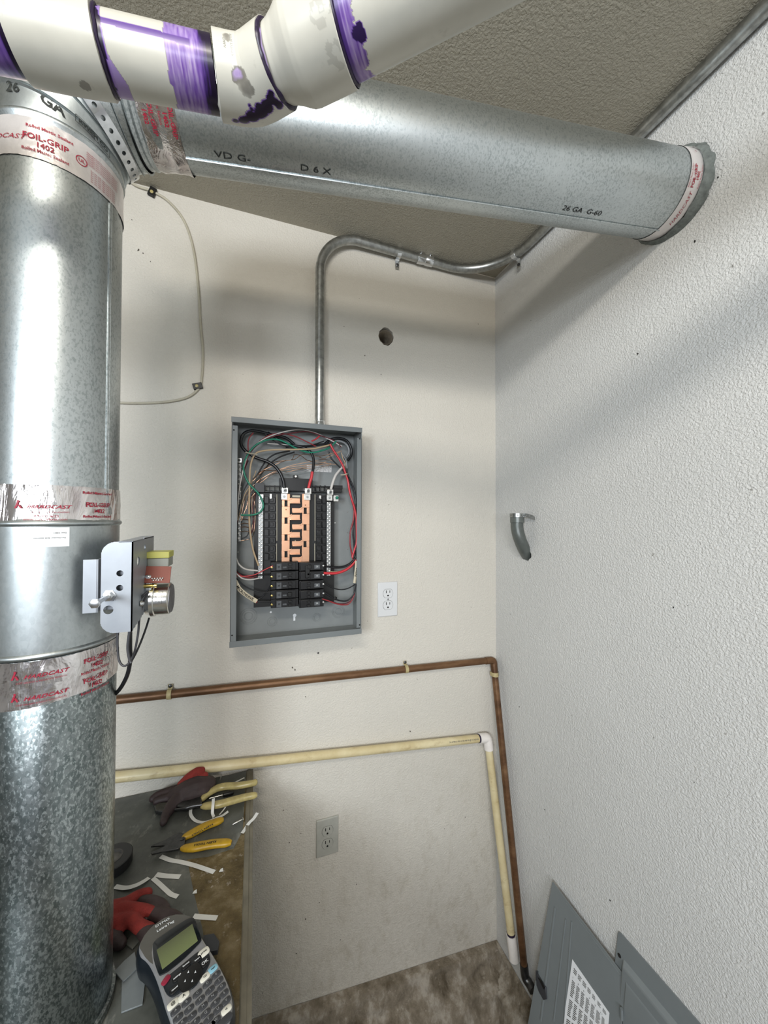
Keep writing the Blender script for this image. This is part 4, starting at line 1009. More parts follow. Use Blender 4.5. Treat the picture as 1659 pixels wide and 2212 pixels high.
# ------------------------------------------------------------------ receptacles on the back wall
def outlet(px, py, mat, label, slotm='slot', n_=0):
    c = at(px, py, 1, YB-.005); W, Hh = .070, .1143
    r = empty('wall_outlet', (c.x, YB, c.z-Hh/2), label, 'outlet', 'duplex outlets on the back wall')
    mb = MB(); o = [(-W/2, -Hh/2), (W/2, -Hh/2), (W/2, Hh/2), (-W/2, Hh/2)]; P = []
    for k, (y, s) in enumerate(((0, 1), (.0032, 1), (.0055, .93))): P += [V((c.x+x*(1 if s == 1 else .94), YB-y, c.z+z*(1 if s == 1 else .963))) for x, z in o]
    mb.add(P, [(0,1,2,3), (8,11,10,9)] + [(4*k+i, 4*k+(i+1) % 4, 4*k+4+(i+1) % 4, 4*k+4+i) for k in range(2) for i in range(4)]).build('wall_plate', M[mat], r, bevel=.0008)
    for s in (1, -1):
        zc = c.z + s*.0195; O = []
        for i in range(40):
            a = 2*PI*i/40; x = .0172*math.cos(a); z = max(-.0142, min(.0142, .0172*math.sin(a))); O.append((x, z))
        mb = MB().prism([V((c.x+x, YB-.0048, zc+z)) for x, z in O], (0, -.0022, 0)); f = mb.build('receptacle_face', M[mat], r, bevel=.0004)
        mb = MB(); m_ = 40; P = [V((c.x+x*k, YB-.0058, zc+z*k)) for k in (1.0, 1.045) for x, z in O]
        mb.add(P, [(i, (i+1) % m_, m_+(i+1) % m_, m_+i) for i in range(m_)]).build('gap', M['greyprint'], f)
        MB().box(c.x-.0075, c.x-.0052, YB-.0074, YB-.0069, zc+.0015, zc+.0105).build('slot', M[slotm], f)
        MB().box(c.x+.0048, c.x+.0068, YB-.0074, YB-.0069, zc+.0022, zc+.0098).build('slot', M[slotm], f)
        b = MB(); b.cyl((c.x-.0005, YB-.0069, zc-.0065), (c.x-.0005, YB-.0074, zc-.0065), .0026, n=16).box(c.x-.0031, c.x+.0021, YB-.0074, YB-.0069, zc-.0092, zc-.0065); b.build('ground_slot', M[slotm], f)
    MB().lathe((c.x, YB-.0050, c.z), (0,-1,0), [(0, .0033), (.001, .0031), (.0014, .0018)], 14).build('screw', M['bar' if n_ == 0 else mat], r)
    return r
outlet(838, 1294.5, 'outlet', 'clean white outlet beside the breaker panel')
outlet(707.5, 1808, 'outletold', 'dingy paint-smeared outlet low on the wall beside the workbench', n_=1)

# ------------------------------------------------------------------ copper pipe
cr = .0112; yc = YB-cr-.004
p0 = at(250, 1512, 1, yc); p1 = at(1064, 1426, 1, yc); zl = p0.z; dz = (p1.z-p0.z)/(p1.x-p0.x)
xe = XR-cr-.012
cp = empty('copper_pipe', (xe, YB-.06, .12), 'tarnished copper pipe along the back wall turning down in the corner', 'pipe')
cz = p0.z+dz*(xe-p0.x)
bot = at(1133, 2098, 0, XR-.016)
pv_ = V((xe, yc, cz)); q0 = V((xe-3.6, yc, cz-dz*3.6)); dx_ = (pv_-q0).normalized(); dd = (bot-pv_).normalized()
MB().tube([q0, pv_-dx_*.02], cr, 20).tube([pv_+dd*.03, bot], cr, 20).build('pipe', M['copperpipe'], cp)
MB().tube([pv_-dx_*.034, pv_-dx_*.020] + catmull([pv_-dx_*.020, pv_-dx_*.006+dd*.001, pv_+dd*.007, pv_+dd*.022], 6)[1:-1] + [pv_+dd*.022, pv_+dd*.036], cr+.0013, 20).build('elbow', M['copperpipe'], cp)
dn = V((.25, -.25, -.93)).normalized()
MB().tube([bot-dd*.02, bot+dd*.006] + catmull([bot+dd*.006, bot+dd*.016+V((0,-.003,0)), bot+dd*.022+V((.004,-.014,0)), bot+dd*.024+V((.004,-.030,0))], 5)[1:], cr+.0018, 18).build('end_elbow', M['toolsteel'], cp)
for px in (366, 877):
    c = at(px, 1512-(px-250)*.1068, 1, yc); pstrap(V((c.x, yc, c.z)), dx_, V((0,-1,0)), V((0,0,1)), cr, W=.011, tail=.012, name='pipe_strap', mat='strapplastic', par=cp)
c = pv_+dd*.048; pstrap(c, dd, V((0,-1,0)), V((1,0,0)), cr, W=.014, tail=.010, name='pipe_strap', mat='strapplastic', par=cp)

# ------------------------------------------------------------------ old plastic water pipe
wr_ = .0133; yw = YB-wr_-.007
p0 = at(250, 1679, 1, yw); p1 = at(1045, 1594, 1, yw); dz = (p1.z-p0.z)/(p1.x-p0.x)
xe = p1.x+.016; top = V((xe, yw, p0.z+dz*(xe-p0.x)))
wp_ = empty('water_pipe', (xe, yw-.04, .14), 'yellowed plastic pipe below the copper pipe with a white corner elbow', 'pipe')
bot = at(1104, 2018, 0, XR-.022); dd = (bot-top).normalized(); q0 = V((-3.1, yw, p0.z+dz*(-3.1-p0.x))); dx_ = (top-q0).normalized()
MB().tube([q0, top-dx_*.02], wr_, 24).tube([top+dd*.02, bot], wr_, 24).build('pipe', M['oldpvc'], wp_)
MB().tube([top-dx_*.036, top-dx_*.035, top-dx_*.014] + catmull([top-dx_*.014, top-dx_*.003+dd*.002, top+dd*.014], 6)[1:-1] + [top+dd*.014, top+dd*.040], wr_+.0034, 24).build('elbow', M['whitepvc'], wp_)
MB().tube([top-dx_*.041, top-dx_*.036], wr_+.0012, 24).build('primer_ring', M['primer'], wp_)
MB().tube([bot-dd*.006, bot], wr_+.0010, 24).build('primer_ring', M['primer'], wp_)
MB().tube([bot, bot+dd*.075], wr_+.0032, 24).build('coupling', M['whitepvc'], wp_)
mb = MB(); u = V((0,-1,0)); v = dx_.cross(u) * -1
if v.z < 0: v = -v
f = lambda x, y: top - dx_*(.105-x) + (u*math.cos(.35+y/wr_) + v*math.sin(.35+y/wr_))*(wr_+.0004)
text(mb, '3/4 ASTM D1785 SCH40 480 PSI @ 73F NSF-PW', f, .0064, sx=.92, bold=.0001); mb.build('printed_lettering', M['greyprint'], wp_, smooth=0)

# ------------------------------------------------------------------ white cable with clips on the back wall
wc = empty('wall_cable', (.0, YB, H0+.2), 'thin off-white cable curving down the wall behind the upright duct', 'cable')
pts = [(225, 340), (262, 372), (290, 399), (330, 414), (365, 436), (398, 478), (418, 540), (428, 620), (433, 700), (438, 760), (436, 815), (430, 838), (405, 858), (360, 868), (300, 871), (245, 869), (180, 860)]
MB().tube(catmull([at(x, y, 1, YB-.0035) for x, y in pts], 8), .0032, 10).build('cable', M['cable'], wc)
for (x, y, a) in ((329, 415, 1.25), (427, 834, .30)):
    c = at(x, y, 1, YB-.004); u = V((math.cos(a), 0, math.sin(a))); v = V((-math.sin(a), 0, math.cos(a)))
    mb = MB(); mb.obox(c, u, V((0,1,0)), v, .0125, .0035, .0085); o = mb.build('cable_clip', M['black'], wc, bevel=.001)
    MB().lathe(c-u*.002-V((0,.0035,0)), (0,-1,0), [(0, .0045), (.0012, .0043), (.0018, .0025)], 14).build('nail_head', M['cream'], o)

# ------------------------------------------------------------------ conduit stub on the right wall
sr = .0200
def rw(px, py, off): return at(px, py, 0, XR-off)
A_ = rw(1117, 1110, .036); B_ = rw(1117, 1140, .036); 
cs = empty('conduit_stub', (XR, A_.y, A_.z-.09), 'short curved grey pipe stub coming out of the right wall', 'pipe')
pth = catmull([A_, A_.lerp(B_, .5), B_, rw(1122, 1162, .030), rw(1131, 1184, .012), rw(1141, 1202, -.02), rw(1150, 1215, -.05)], 6)
MB().tube(pth, sr, 28, caps=True).build('curved_pipe', simple('painted_grey_pipe', '#5d625f', .35, .2, .15, 60), cs)
MB().lathe(A_+V((0,0,.001)), (0,0,-1), [(0, sr+.001), (.0005, sr+.0024), (.030, sr+.0024), (.031, sr)], 28).build('socket', M['stubgrey'] if 'stubgrey' in M else simple('painted_grey_socket', '#666b68', .3, .2, .1, 60), cs)
b_ = MB()
cA = A_ - V((0, 0, .0045))
def sf(u, v, h):
    r = sr+.0028+h; Lw = PI*1.05*(sr+.003)
    if u < Lw:
        a = PI*.62 + u/(sr+.003); return cA + V((-math.cos(a-PI/2)*r*1.0, math.sin(a-PI/2)*r*-1.0, 0))*1 + V((0,0,v)) if False else cA + V((math.cos(a)*r, math.sin(a)*r, v))
    a = PI*.62+PI*1.05; p_ = cA + V((math.cos(a)*r, math.sin(a)*r, 0)); k = u-Lw
    d1_ = V((-math.sin(a), math.cos(a), 0)); q = p_ + (V((.45, -.9, 0)).normalized()*k)*1 - V((0,0,1))*(k*k*9)
    return q + V((0, 0, v*(1-k*2)))
b_.strap(sf, PI*1.05*(sr+.003)+.034, .012, .011, .0021, .001)
b_.build('perforated_strap', M['conduit'], cs, smooth=30)

# small wall screws and plugs that stand out on the wall
for px, py, r, lab in ((687, 1410, .0028, 'small dark screw in the back wall just under the breaker panel'),):
    c = at(px, py, 1, YB); tag(MB().lathe(c, (0,-1,0), [(-.004, r*.5), (.002, r*.6), (.0025, r), (.004, r*.8), (.0045, r*.3)], 14).build('wall_screw', M['toolsteel']), lab, 'screw')
# dirt chips and scuffs that really are on the walls
mb = MB(); rnd = random.Random(3)
spots = [(299, 540, .0035), (309, 547, .002), (325, 565, .0015), (285, 475, .0015), (788, 768, .0022), (823, 809, .0016), (743, 705, .0016), (776, 645, .0012), (637, 1447, .003), (632, 1442, .003), (886, 1580, .003), (1018, 722, .001), (660, 1505, .0018), (760, 1400, .0015), (1010, 1540, .001), (1033, 700, .0016), (650, 1800, .0018), (625, 1820, .0022), (612, 1750, .0018), (690, 1950, .002), (660, 1985, .0022), (770, 1910, .0018), (735, 2030, .0016), (640, 2060, .002), (960, 1790, .0016), (1005, 1765, .0018), (990, 1242, .0012)]
for x, y, r in spots:
    c = at(x, y, 1, YB-.0004); P = []; a0 = rnd.random()*6
    for i in range(9): a = 2*PI*i/9; q = r*(.55+.7*rnd.random()); P.append(c+V((math.cos(a)*q*.7+math.sin(a0)*math.sin(a)*q*.3, 0, math.sin(a)*q)))
    mb.prism(P, (0, -.0006, 0))
tag(mb.build('paint_chips', simple('dirt_brown', '#4a4238', .8)), 'dark paint chips and dirt specks dotted over the back wall', 'specks', kind='stuff')
mb = MB()
for x, y, r in [(1378, 764, .0024), (1501, 521, .0028), (1495, 790, .0010), (1455, 1312, .0022), (1486, 1308, .0010), (1122, 1527, .002), (1177, 1749, .002), (1235, 1545, .001), (1147, 692, .0012), (1318, 1945, .0022), (1262, 1920, .0012), (1500, 1690, .0010), (1551, 383, .002)]:
    c = at(x, y, 0, XR-.0004); P = []
    for i in range(9): a = 2*PI*i/9; q = r*(.6+.6*rnd.random()); P.append(c+V((0, math.cos(a)*q*.7, math.sin(a)*q)))
    mb.prism(P, (-.0006, 0, 0))
tag(mb.build('paint_chips', M['slot']), 'small black specks scattered over the right wall', 'specks', kind='stuff')

# ------------------------------------------------------------------ draft control on the duct
dc = empty('draft_control', (-.18, .60, 1.52), 'grey metal bracket with small motor and wires bolted to the upright duct', 'control box')
def holed_plate(mb, fn, outline, holes, th):
    """flat plate from outline (u,v) with round holes, triangulated by a grid of cells"""
    us = [p[0] for p in outline]; vs = [p[1] for p in outline]; N = 56; u0, u1, v0, v1 = min(us), max(us), min(vs), max(vs); nu = N; nv = int(N*(v1-v0)/(u1-u0))
    def inside(u, v):
        c = False; n = len(outline)
        for i in range(n):
            (x1, y1), (x2, y2) = outline[i], outline[(i+1) % n]
            if (y1 > v) != (y2 > v) and u < (x2-x1)*(v-y1)/(y2-y1)+x1: c = not c
        return c and all((u-a)**2+(v-b)**2 > r*r for a, b, r in holes)
    P = {}; L = []
    def vid(i, j, k):
        if (i, j, k) not in P: P[(i, j, k)] = len(L); L.append(fn(*snap(i, j), th*k))
        return P[(i, j, k)]
    def snap(i, j):
        u = u0+(u1-u0)*i/nu; v = v0+(v1-v0)*j/nv; cell = (u1-u0)/nu
        for a, b, r in holes:
            d = math.hypot(u-a, v-b)
            if abs(d-r) < cell*.75 and d > 1e-6: return a+(u-a)*r/d, b+(v-b)*r/d
        return u, v
    ok = [[inside(u0+(u1-u0)*(i+.5)/nu, v0+(v1-v0)*(j+.5)/nv) for j in range(nv)] for i in range(nu)]; fs = []
    for i in range(nu):
        for j in range(nv):
            if not ok[i][j]: continue
            for k in (0, 1): fs.append((vid(i, j, k), vid(i+1, j, k), vid(i+1, j+1, k), vid(i, j+1, k)))
            for di, dj, a, b in ((-1, 0, (0, 0), (0, 1)), (1, 0, (1, 0), (1, 1)), (0, -1, (0, 0), (1, 0)), (0, 1, (0, 1), (1, 1))):
                x, y = i+di, j+dj
                if not (0 <= x < nu and 0 <= y < nv and ok[x][y]): fs.append((vid(i+a[0], j+a[1], 0), vid(i+b[0], j+b[1], 0), vid(i+b[0], j+b[1], 1), vid(i+a[0], j+a[1], 1)))
    return mb.add(L, fs)
YP = .600
a = at(219, 1171, 1, YP); b = at(285, 1364, 1, YP); xL, xR_, zT, zB = a.x, b.x, a.z, b.z
ol = [(xR_, zB), (xR_, zT)]; rc = .017
ol += [(xL+rc-rc*math.sin(t), zT-rc+rc*math.cos(t)) for t in [PI/2*i/10 for i in range(11)]] + [(xL+rc-rc*math.cos(t), zB+rc-rc*math.sin(t)) for t in [PI/2*i/10 for i in range(11)]]
hl = []
for x, y, r in ((259, 1238.5, .0042), (258.5, 1270, .0042), (234, 1317.5, .0058)): c = at(x, y, 1, YP); hl.append((c.x, c.z, r))
br = holed_plate(MB(), lambda u, v, d: V((u, YP+d, v)), ol, hl, .0016).build('front_plate', M['bracket'], dc, smooth=30)
yb2 = .712; hh = []
c1 = at(299, 1206+4, 0, xR_); 
ol2 = [(YP, zB), (yb2, zB+.022), (yb2, zT+.002), (YP, zT)]
c = at(299, 1212, 0, xR_); hh.append((c.y, c.z, .0065))
c = at(313, 1182, 0, xR_); hh.append((c.y, c.z, .0045))
holed_plate(MB(), lambda u, v, d: V((xR_-d, u, v)), ol2, hh, .0016).build('side_plate', M['bracket'], dc, smooth=30)
MB().prism([V((xL+.02, YP, zT-.0008)), V((xR_, YP, zT-.0008)), V((xR_, yb2, zT+.0012)), V((xL+.02, yb2, zT+.0012))], (0, 0, .0014)).build('top_lip', M['bracket'], dc)
a = at(179, 1209, 1, .598); b = at(208, 1324, 1, .598)
MB().box(a.x, b.x, .598, .6, b.z, a.z).box(b.x, b.x+.0015, .598, .625, b.z, a.z).box(b.x, xL+.03, .612, .6145, b.z, a.z).build('mounting_flange', M['bracket'], dc, bevel=.0005)
n0 = at(236, 1287, 1, YP); h0_ = at(204, 1298, 1, YP-.052)
MB().lathe(n0, (0,-1,0), [(0, .0085), (.0012, .0085), (.0014, .0062), (.008, .0062), (.0085, .0050)], 6).build('nut', M['zinc'], dc)
MB().tube([n0, n0+V((0,-.046,0))], .0032, 14).lathe(n0+V((0,-.044,0)), (0,-1,0), [(0, .0056), (.0005, .0062), (.0055, .0062), (.006, .0052)], 6).build('bolt', M['zinc'], dc, smooth=30)
mc = V((xR_, .682, at(364, 1291, 0, xR_+.028).z))
MB().lathe(mc+V((-.001,0,0)), (1,0,0), [(0, .024), (.006, .0265), (.007, .0280), (.012, .0275), (.013, .0255), (.030, .0255), (.032, .0250), (.033, .0235)], 48).build('motor', M['steel'], dc)
MB().cyl(mc+V((.0322,0,0)), mc+V((.0334,0,0)), .0225, n=40).build('motor_face', M['motorface'], dc)
mb = MB()
for k, (wd_, x) in enumerate(((.019, .016), (.022, .020), (.021, .0235), (.017, .027))):
    text(mb, ('CLASS B', '24V  60HZ', 'TYPE M  4W', '0.2 A')[k], lambda u, v, x=x: mc + V((x+v*.9, -math.cos(.25+u/.0257*-1)*.0257, math.sin(.25-u/.0257)*.0257)), .0038)
mb.build('motor_lettering', M['greyprint'], dc, smooth=0)
# bright motor collar bracket
MB().obox(mc+V((.004, -.012, .026)), V((1,0,0)), V((0,1,0)), V((0,0,1)), .005, .010, .016).build('motor_bracket', M['zinc'], dc, bevel=.003)
s0 = mc+V((.001, -.045, .003)); MB().lathe(s0, (1,0,0), [(0, .0045), (.002, .0042), (.004, .002)], 14).build('screw', M['zinc'], dc)
# switch with pale yellow top and red circuit board
def qprism(nm, m_, pts, x, dx):
    return MB().prism([at(px, py, 0, x) for px, py in pts], (dx, 0, 0)).build(nm, M[m_], dc, bevel=.0006)
rc_ = V((xR_+.016, .690, H0)); zt_ = at(350, 1190, 1, .69).z; zb_ = at(350, 1222, 1, .69).z
MB().box(xR_, xR_+.030, .672, .706, zb_, zt_-.010).build('relay_body', M['relay2'], dc, bevel=.001)
MB().box(xR_-.002, xR_+.031, .670, .706, zt_-.010, zt_).build('relay_cover', M['relay'], dc, bevel=.0008)
a = V((xR_+.003, .668, zb_-.020)); 
mb = MB().obox(V((xR_+.017, .664, zb_-.011)), V((1,0,-.05)).normalized(), V((0,.45,.9)).normalized(), V((0,-.9,.45)).normalized(), .0175, .0135, .0012); pcb = mb.build('circuit_board', M['pcb'], dc)
mb = MB()
for k in range(9): mb.ball(V((xR_+.010+.0018*k, .6600-.0006*(k % 3), zb_-.016-.0028*(k % 2))), .0016, 5)
mb.build('solder_joints', M['steel'], pcb)
q = V((xR_-.001, .658, zb_-.027)); MB().lathe(q, (1,0,0), [(0, .0030), (.012, .0030), (.0125, .0022), (.0145, .0022), (.015, .0032), (.018, .0030)], 12).build('brass_spacer', M['brass'], dc)
def dw(m_, r, Y, pts, nm='wire'):
    MB().tube(catmull([at(x, y, 1, Y[0]+(Y[1]-Y[0])*i/(len(pts)-1)) for i, (x, y) in enumerate(pts)], 6), r, 8).build(nm, M[m_], dc, smooth=60)
M['wgrey'] = simple('wire_charcoal', '#3c3c40', .4)
dw('wgrey', .0019, (.645, .64), [(320, 1277), (306, 1290), (294, 1310), (284, 1340), (279, 1370), (276, 1400), (280, 1425), (284, 1432)])
dw('wgrey', .0016, (.645, .66), [(320, 1280), (310, 1300), (302, 1330), (298, 1370), (290, 1410), (278, 1433), (266, 1438), (257, 1425), (254, 1395), (254, 1360)])
dw('wb', .0016, (.70, .66), [(322, 1335), (316, 1355), (305, 1385), (293, 1412), (283, 1430)])
dw('wb', .0030, (.66, .70), [(281, 1365), (281, 1400), (282, 1420), (276, 1455), (262, 1484), (248, 1500), (232, 1512)], 'power_cable')

# ------------------------------------------------------------------ breaker panel covers leaning on the right wall
def lean(px, py, P0, n): return atp(px, py, P0, n)
sl = .244
def cover_plane(xtop, ztop, s): return V((xtop, .8, ztop)), V((1, 0, -s)).normalized()
P1, N1 = cover_plane(.836, .584, sl); P2, N2 = cover_plane(.852, .66, .14)
def onpl(P0, n, y, z): return V((P0.x + (z-P0.z)*(-n.z/n.x), y, z))
c1 = empty('panel_cover', (.73, .77, 0), 'grey breaker panel door with printed label, leaning on the right wall nearest the corner', 'panel cover')
def rrect(pts, rad, seg=6):
    out = []; n = len(pts)
    for i in range(n):
        p = pts[i]; a = (pts[i-1]-p); b = (pts[(i+1) % n]-p); ra = min(rad[i] if isinstance(rad, (list, tuple)) else rad, a.length*.45, b.length*.45)
        if ra < 1e-5: out.append(p); continue
        A0 = p+a.normalized()*ra; B0 = p+b.normalized()*ra
        for k in range(seg+1): t = k/seg; out.append(A0*(1-t)**2 + p*2*t*(1-t) + B0*t*t)
    return out
tl = lean(1193, 1903, P1, N1); tr = lean(1358, 2120, P1, N1); bl_ = onpl(P1, N1, tl.y+.0, .004); br_ = onpl(P1, N1, tr.y+.02, .004)
br_.y = tr.y + .012
MB().prism(rrect([tl, tr, br_, bl_], [.006, .022, .004, .004]), N1*.0016).build('cover_plate', M['cover'], c1, bevel=.0006)
def bar1(a, b, w_, h, nm='pressed_rib', P0=P1, N=N1, par=c1, mat='cover'):
    A0 = lean(*a, P0, N) - N*.0004; B0 = lean(*b, P0, N) - N*.0004; d = (B0-A0).normalized(); s = d.cross(N)
    mb = MB(); P = []
    for q in (A0, B0): P += [q - s*w_, q - s*w_*.4 - N*h, q + s*w_*.4 - N*h, q + s*w_]
    mb.add(P, [(0,4,5,1), (1,5,6,2), (2,6,7,3), (0,1,2,3), (4,7,6,5)]); return mb.build(nm, M[mat], par, smooth=50)
bar1((1223, 1950), (1340, 2106), .0012, .0012); bar1((1199, 1960), (1168, 2205), .004, .0012); bar1((1222, 1985), (1196, 2205), .003, .0010); bar1((1235, 1990), (1218, 2212), .003, .0010)
def sticker(par, P0, N, quad, m_, off=.0012, nm='circuit_directory_label'):
    q = [lean(x, y, P0, N) - N*off for x, y in quad]; return MB().prism(q, N*.0004).build(nm, M[m_], par), q
s_o, q = sticker(c1, P1, N1, [(1237, 2072), (1317, 2188), (1305, 2330), (1204, 2300)], 'sticker')
mb = MB(); mb2 = MB()
def onq(u, v, q=q): return q[0].lerp(q[1], u).lerp(q[3].lerp(q[2], u), v) - N1*.0003
for k in range(7):
    u = .07+.13*k
    for j in range(4):
        v0 = .05+.11*j if j < 1 else .17+.19*(j-1)+.0
        n = 9 if j else 3
        for i in range(n):
            vv = v0 + .018*i; L = .10*(.6+.4*rnd.random())
            mb2.add([onq(u, vv), onq(u+L, vv), onq(u+L, vv+.010), onq(u, vv+.010)], [(0, 1, 2, 3)])
mb2.build('printed_lines', M['greyprint'], s_o, smooth=0)
mb = MB()
for k in range(6): 
    text(mb, str(k*2+1), lambda x, y, k=k: onq(.08+.15*k + x*8, .145 - y*3), .008)
mb.build('printed_numbers', M['blackprint'], s_o, smooth=0)
# latch
lp = [(1160, 2098), (1166, 2108), (1172, 2118), (1181, 2132), (1183, 2158), (1176, 2160), (1166, 2142), (1161, 2128)]
q = [lean(x, y, P1, N1) - N1*.0004 for x, y in lp]; la = MB().prism(q, -N1*.004).build('latch', M['darkgrey'], c1, bevel=.0012)
q = [lean(x, y, P1, N1) - N1*.0046 for x, y in [(1166, 2112), (1172, 2116), (1180, 2132), (1178, 2136)]]; MB().prism(q, -N1*.002).build('latch_slider', M['black'], la)
q = [lean(x, y, P1, N1) for x, y in [(1160, 2096), (1163, 2098), (1163, 2112), (1160, 2118)]]; MB().prism(q, -N1*.005).build('latch_hook', M['darkgrey'], la)
bar1((1218, 2092), (1237, 2118), .0006, .0003, 'scratch', mat='sticker') if False else None
q = lean(1345, 2190, P1, N1); MB().tube([q+V((0,0,.012))-N1*.003, q-N1*.003-V((0,0,.012))], .0035, 10).build('hinge', M['cover'], c1, smooth=60)
c2 = empty('panel_cover', (.75, .50, 0), 'grey breaker panel trim with raised centre, standing right of the labelled door against the wall', 'panel cover')
tl = lean(1335, 2008, P2, N2); a2 = onpl(P2, N2, tl.y-.365, tl.z-.003); b2_ = onpl(P2, N2, tl.y-.365, .004); d2_ = onpl(P2, N2, tl.y+.008, .004)
MB().prism(rrect([tl, a2, b2_, d2_], [.010, .010, .004, .004]), N2*.0014).build('trim_plate', M['cover'], c2, bevel=.0005)
i0 = lean(1346, 2070, P2, N2); i1 = V((0, a2.y+.03, 0)); i1 = onpl(P2, N2, a2.y+.03, i0.z-.002); i2 = onpl(P2, N2, a2.y+.03, .05); i3 = onpl(P2, N2, i0.y, .05)
q = [i0, i1, i2, i3]; cq = sum(q, V((0,0,0)))/4; P = q + [p+(cq-p).normalized()*.012 - N2*.010 for p in q]
MB().add(P, [(0,1,5,4), (1,2,6,5), (2,3,7,6), (3,0,4,7), (4,5,6,7)]).build('raised_panel', M['cover'], c2, bevel=.003)
q = [p+(cq-p).normalized()*.035 - N2*.0102 for p in q]
mb = MB(); P = [x for x in q] + [x+(cq-x).normalized()*.006 - N2*.0025 for x in q] 
mb.add(P, [(0,1,5,4), (1,2,6,5), (2,3,7,6), (3,0,4,7), (4,5,6,7)]).build('door_leaf', M['cover'], c2, bevel=.001)
h = lean(1338, 2064, P2, N2) - N2*.0003; MB().lathe(h, -N2, [(0, .0045), (.0003, .0045)], 16).build('screw_hole', M['slot'], c2)

# ------------------------------------------------------------------ workbench
BZ = H0-.7416
wb_ = empty('workbench', (-.55, .62, 0), 'worn brown and grey workbench at lower left with scuffed top', 'workbench')
MB().box(-1.3, -.0165, .10, YB-.003, BZ-.030, BZ-.0006).build('bench_top', M['bench'], wb_)
sm = [(548-90, 1648), (402, 1838), (408, 1875), (418, 1925), (430, 1975), (438, 2010), (445, 2060), (448, 2130), (440, 2212), (420, 2330)]
P = [at(x, y, 2, BZ) for x, y in sm]; P[0] = V((-.0168, YB-.004, BZ)); P.insert(1, at(524, 1795, 2, BZ)); P.insert(2, at(505, 1832, 2, BZ)); P.insert(3, at(450, 1850, 2, BZ))
P[4] = at(404, 1856, 2, BZ)
poly = [V((-1.29, YB-.004, BZ))] + P + [V((P[-1].x-.05, .12, BZ)), V((-1.29, .12, BZ))]
MB().prism(poly, (0, 0, -.0008)).build('grey_sheet', M['benchgrey'], wb_)
MB().box(-.0165, .0015, .10, YB-.003, BZ-.040, BZ+.0008).box(-.0150, -.006, .10, YB-.003, BZ+.0008, BZ+.0022).build('edge_trim', M['edge'], wb_, bevel=.001)
MB().box(-.028, -.004, .14, YB-.003, 0, BZ-.040).build('side_panel', M['edge'], wb_)
for x, y in ((-1.24, .18), (-1.24, 1.05), (-.10, .20)): MB().box(x, x+.06, y, y+.06, 0, BZ-.03).build('leg', M['edge'], wb_)

def B(px, py, h=0): return at(px, py, 2, BZ+h)
# paper and label tape strips
def strip(pts, w_, lab, h=.0008, nm='label_strip', mat='paper', lift=None, grp='label tape scraps on the workbench'):
    P = catmull([B(x, y, h + (lift[i] if lift else 0)) for i, (x, y) in enumerate(pts)], 6); Q = []; n = len(P)
    for i in range(n):
        t = (P[min(i+1, n-1)]-P[max(i-1, 0)]); t.z = 0; t.normalize(); s = V((-t.y, t.x, 0)); Q += [P[i]-s*w_*.42, P[i]+s*w_*.42, P[i]+s*w_*.42+V((0,0,.0003)), P[i]-s*w_*.42+V((0,0,.0003))]
    fs = [(4*i+j, 4*i+(j+1) % 4, 4*i+4+(j+1) % 4, 4*i+4+j) for i in range(n-1) for j in range(4)] + [(0, 1, 2, 3), (4*n-4, 4*n-1, 4*n-2, 4*n-3)]
    return tag(MB().add(Q, fs).build(nm, M[mat], smooth=60), lab, 'label scrap', grp)
strip([(347, 1850), (368, 1858), (390, 1862), (415, 1868), (440, 1876), (463, 1884)], .0105, 'long curved white strip just below the yellow wire strippers')
strip([(337, 1889), (355, 1892), (372, 1893), (389, 1894)], .0115, 'short bright white strip right of the black tape roll, upper of two in a V')
strip([(330, 1897), (345, 1910), (358, 1922), (370, 1932), (384, 1937)], .0095, 'pale strip slanting down from the short bright strip')
strip([(248, 1915), (270, 1918), (292, 1913), (310, 1904), (322, 1896)], .0105, 'curled white strip below the black tape roll', lift=[0, .002, .004, .003, 0])
strip([(418, 1979), (435, 1981), (452, 1982), (469, 1983)], .0105, 'white strip sticking out behind the top of the label maker')
strip([(412, 1748), (412, 1760), (420, 1771), (432, 1776), (448, 1775), (465, 1768), (480, 1762), (493, 1753)], .0085, 'curled printed strip between the cream pliers and the yellow strippers', lift=[.006, .004, .001, 0, 0, 0, .002, .005])
strip([(461, 1725), (460, 1740), (459, 1756), (462, 1765)], .0080, 'narrow white strip lying across the lower cream plier handle', lift=[.026, .020, .008, .001])
strip([(490, 1738), (484, 1748), (474, 1760)], .004, 'thin white sliver just right of the strip on the plier handle', lift=[.006, .003, 0])
strip([(556, 1756), (548, 1768), (538, 1778), (530, 1790), (523, 1800)], .0095, 'forked white scrap at the bench edge right of the yellow strippers', lift=[.006, .004, .002, 0, 0])
strip([(506, 1691), (518, 1685), (528, 1680)], .0055, 'thin white scrap above the upper cream plier handle')
mb = None
for x, y, s, lab in ((421, 1927, .004, 'tiny white paper crumb beside the bench seam'), (478, 1880, .004, 'tiny pale crumb near the end of the long strip')):
    c = B(x, y, .0008); tag(MB().prism([c+V((-s, -s*.6, 0)), c+V((s, -s, 0)), c+V((s*.7, s, 0)), c+V((-s*.4, s*.6, 0))], (0, 0, .001)).build('paper_crumb', M['paper']), lab, 'crumb')
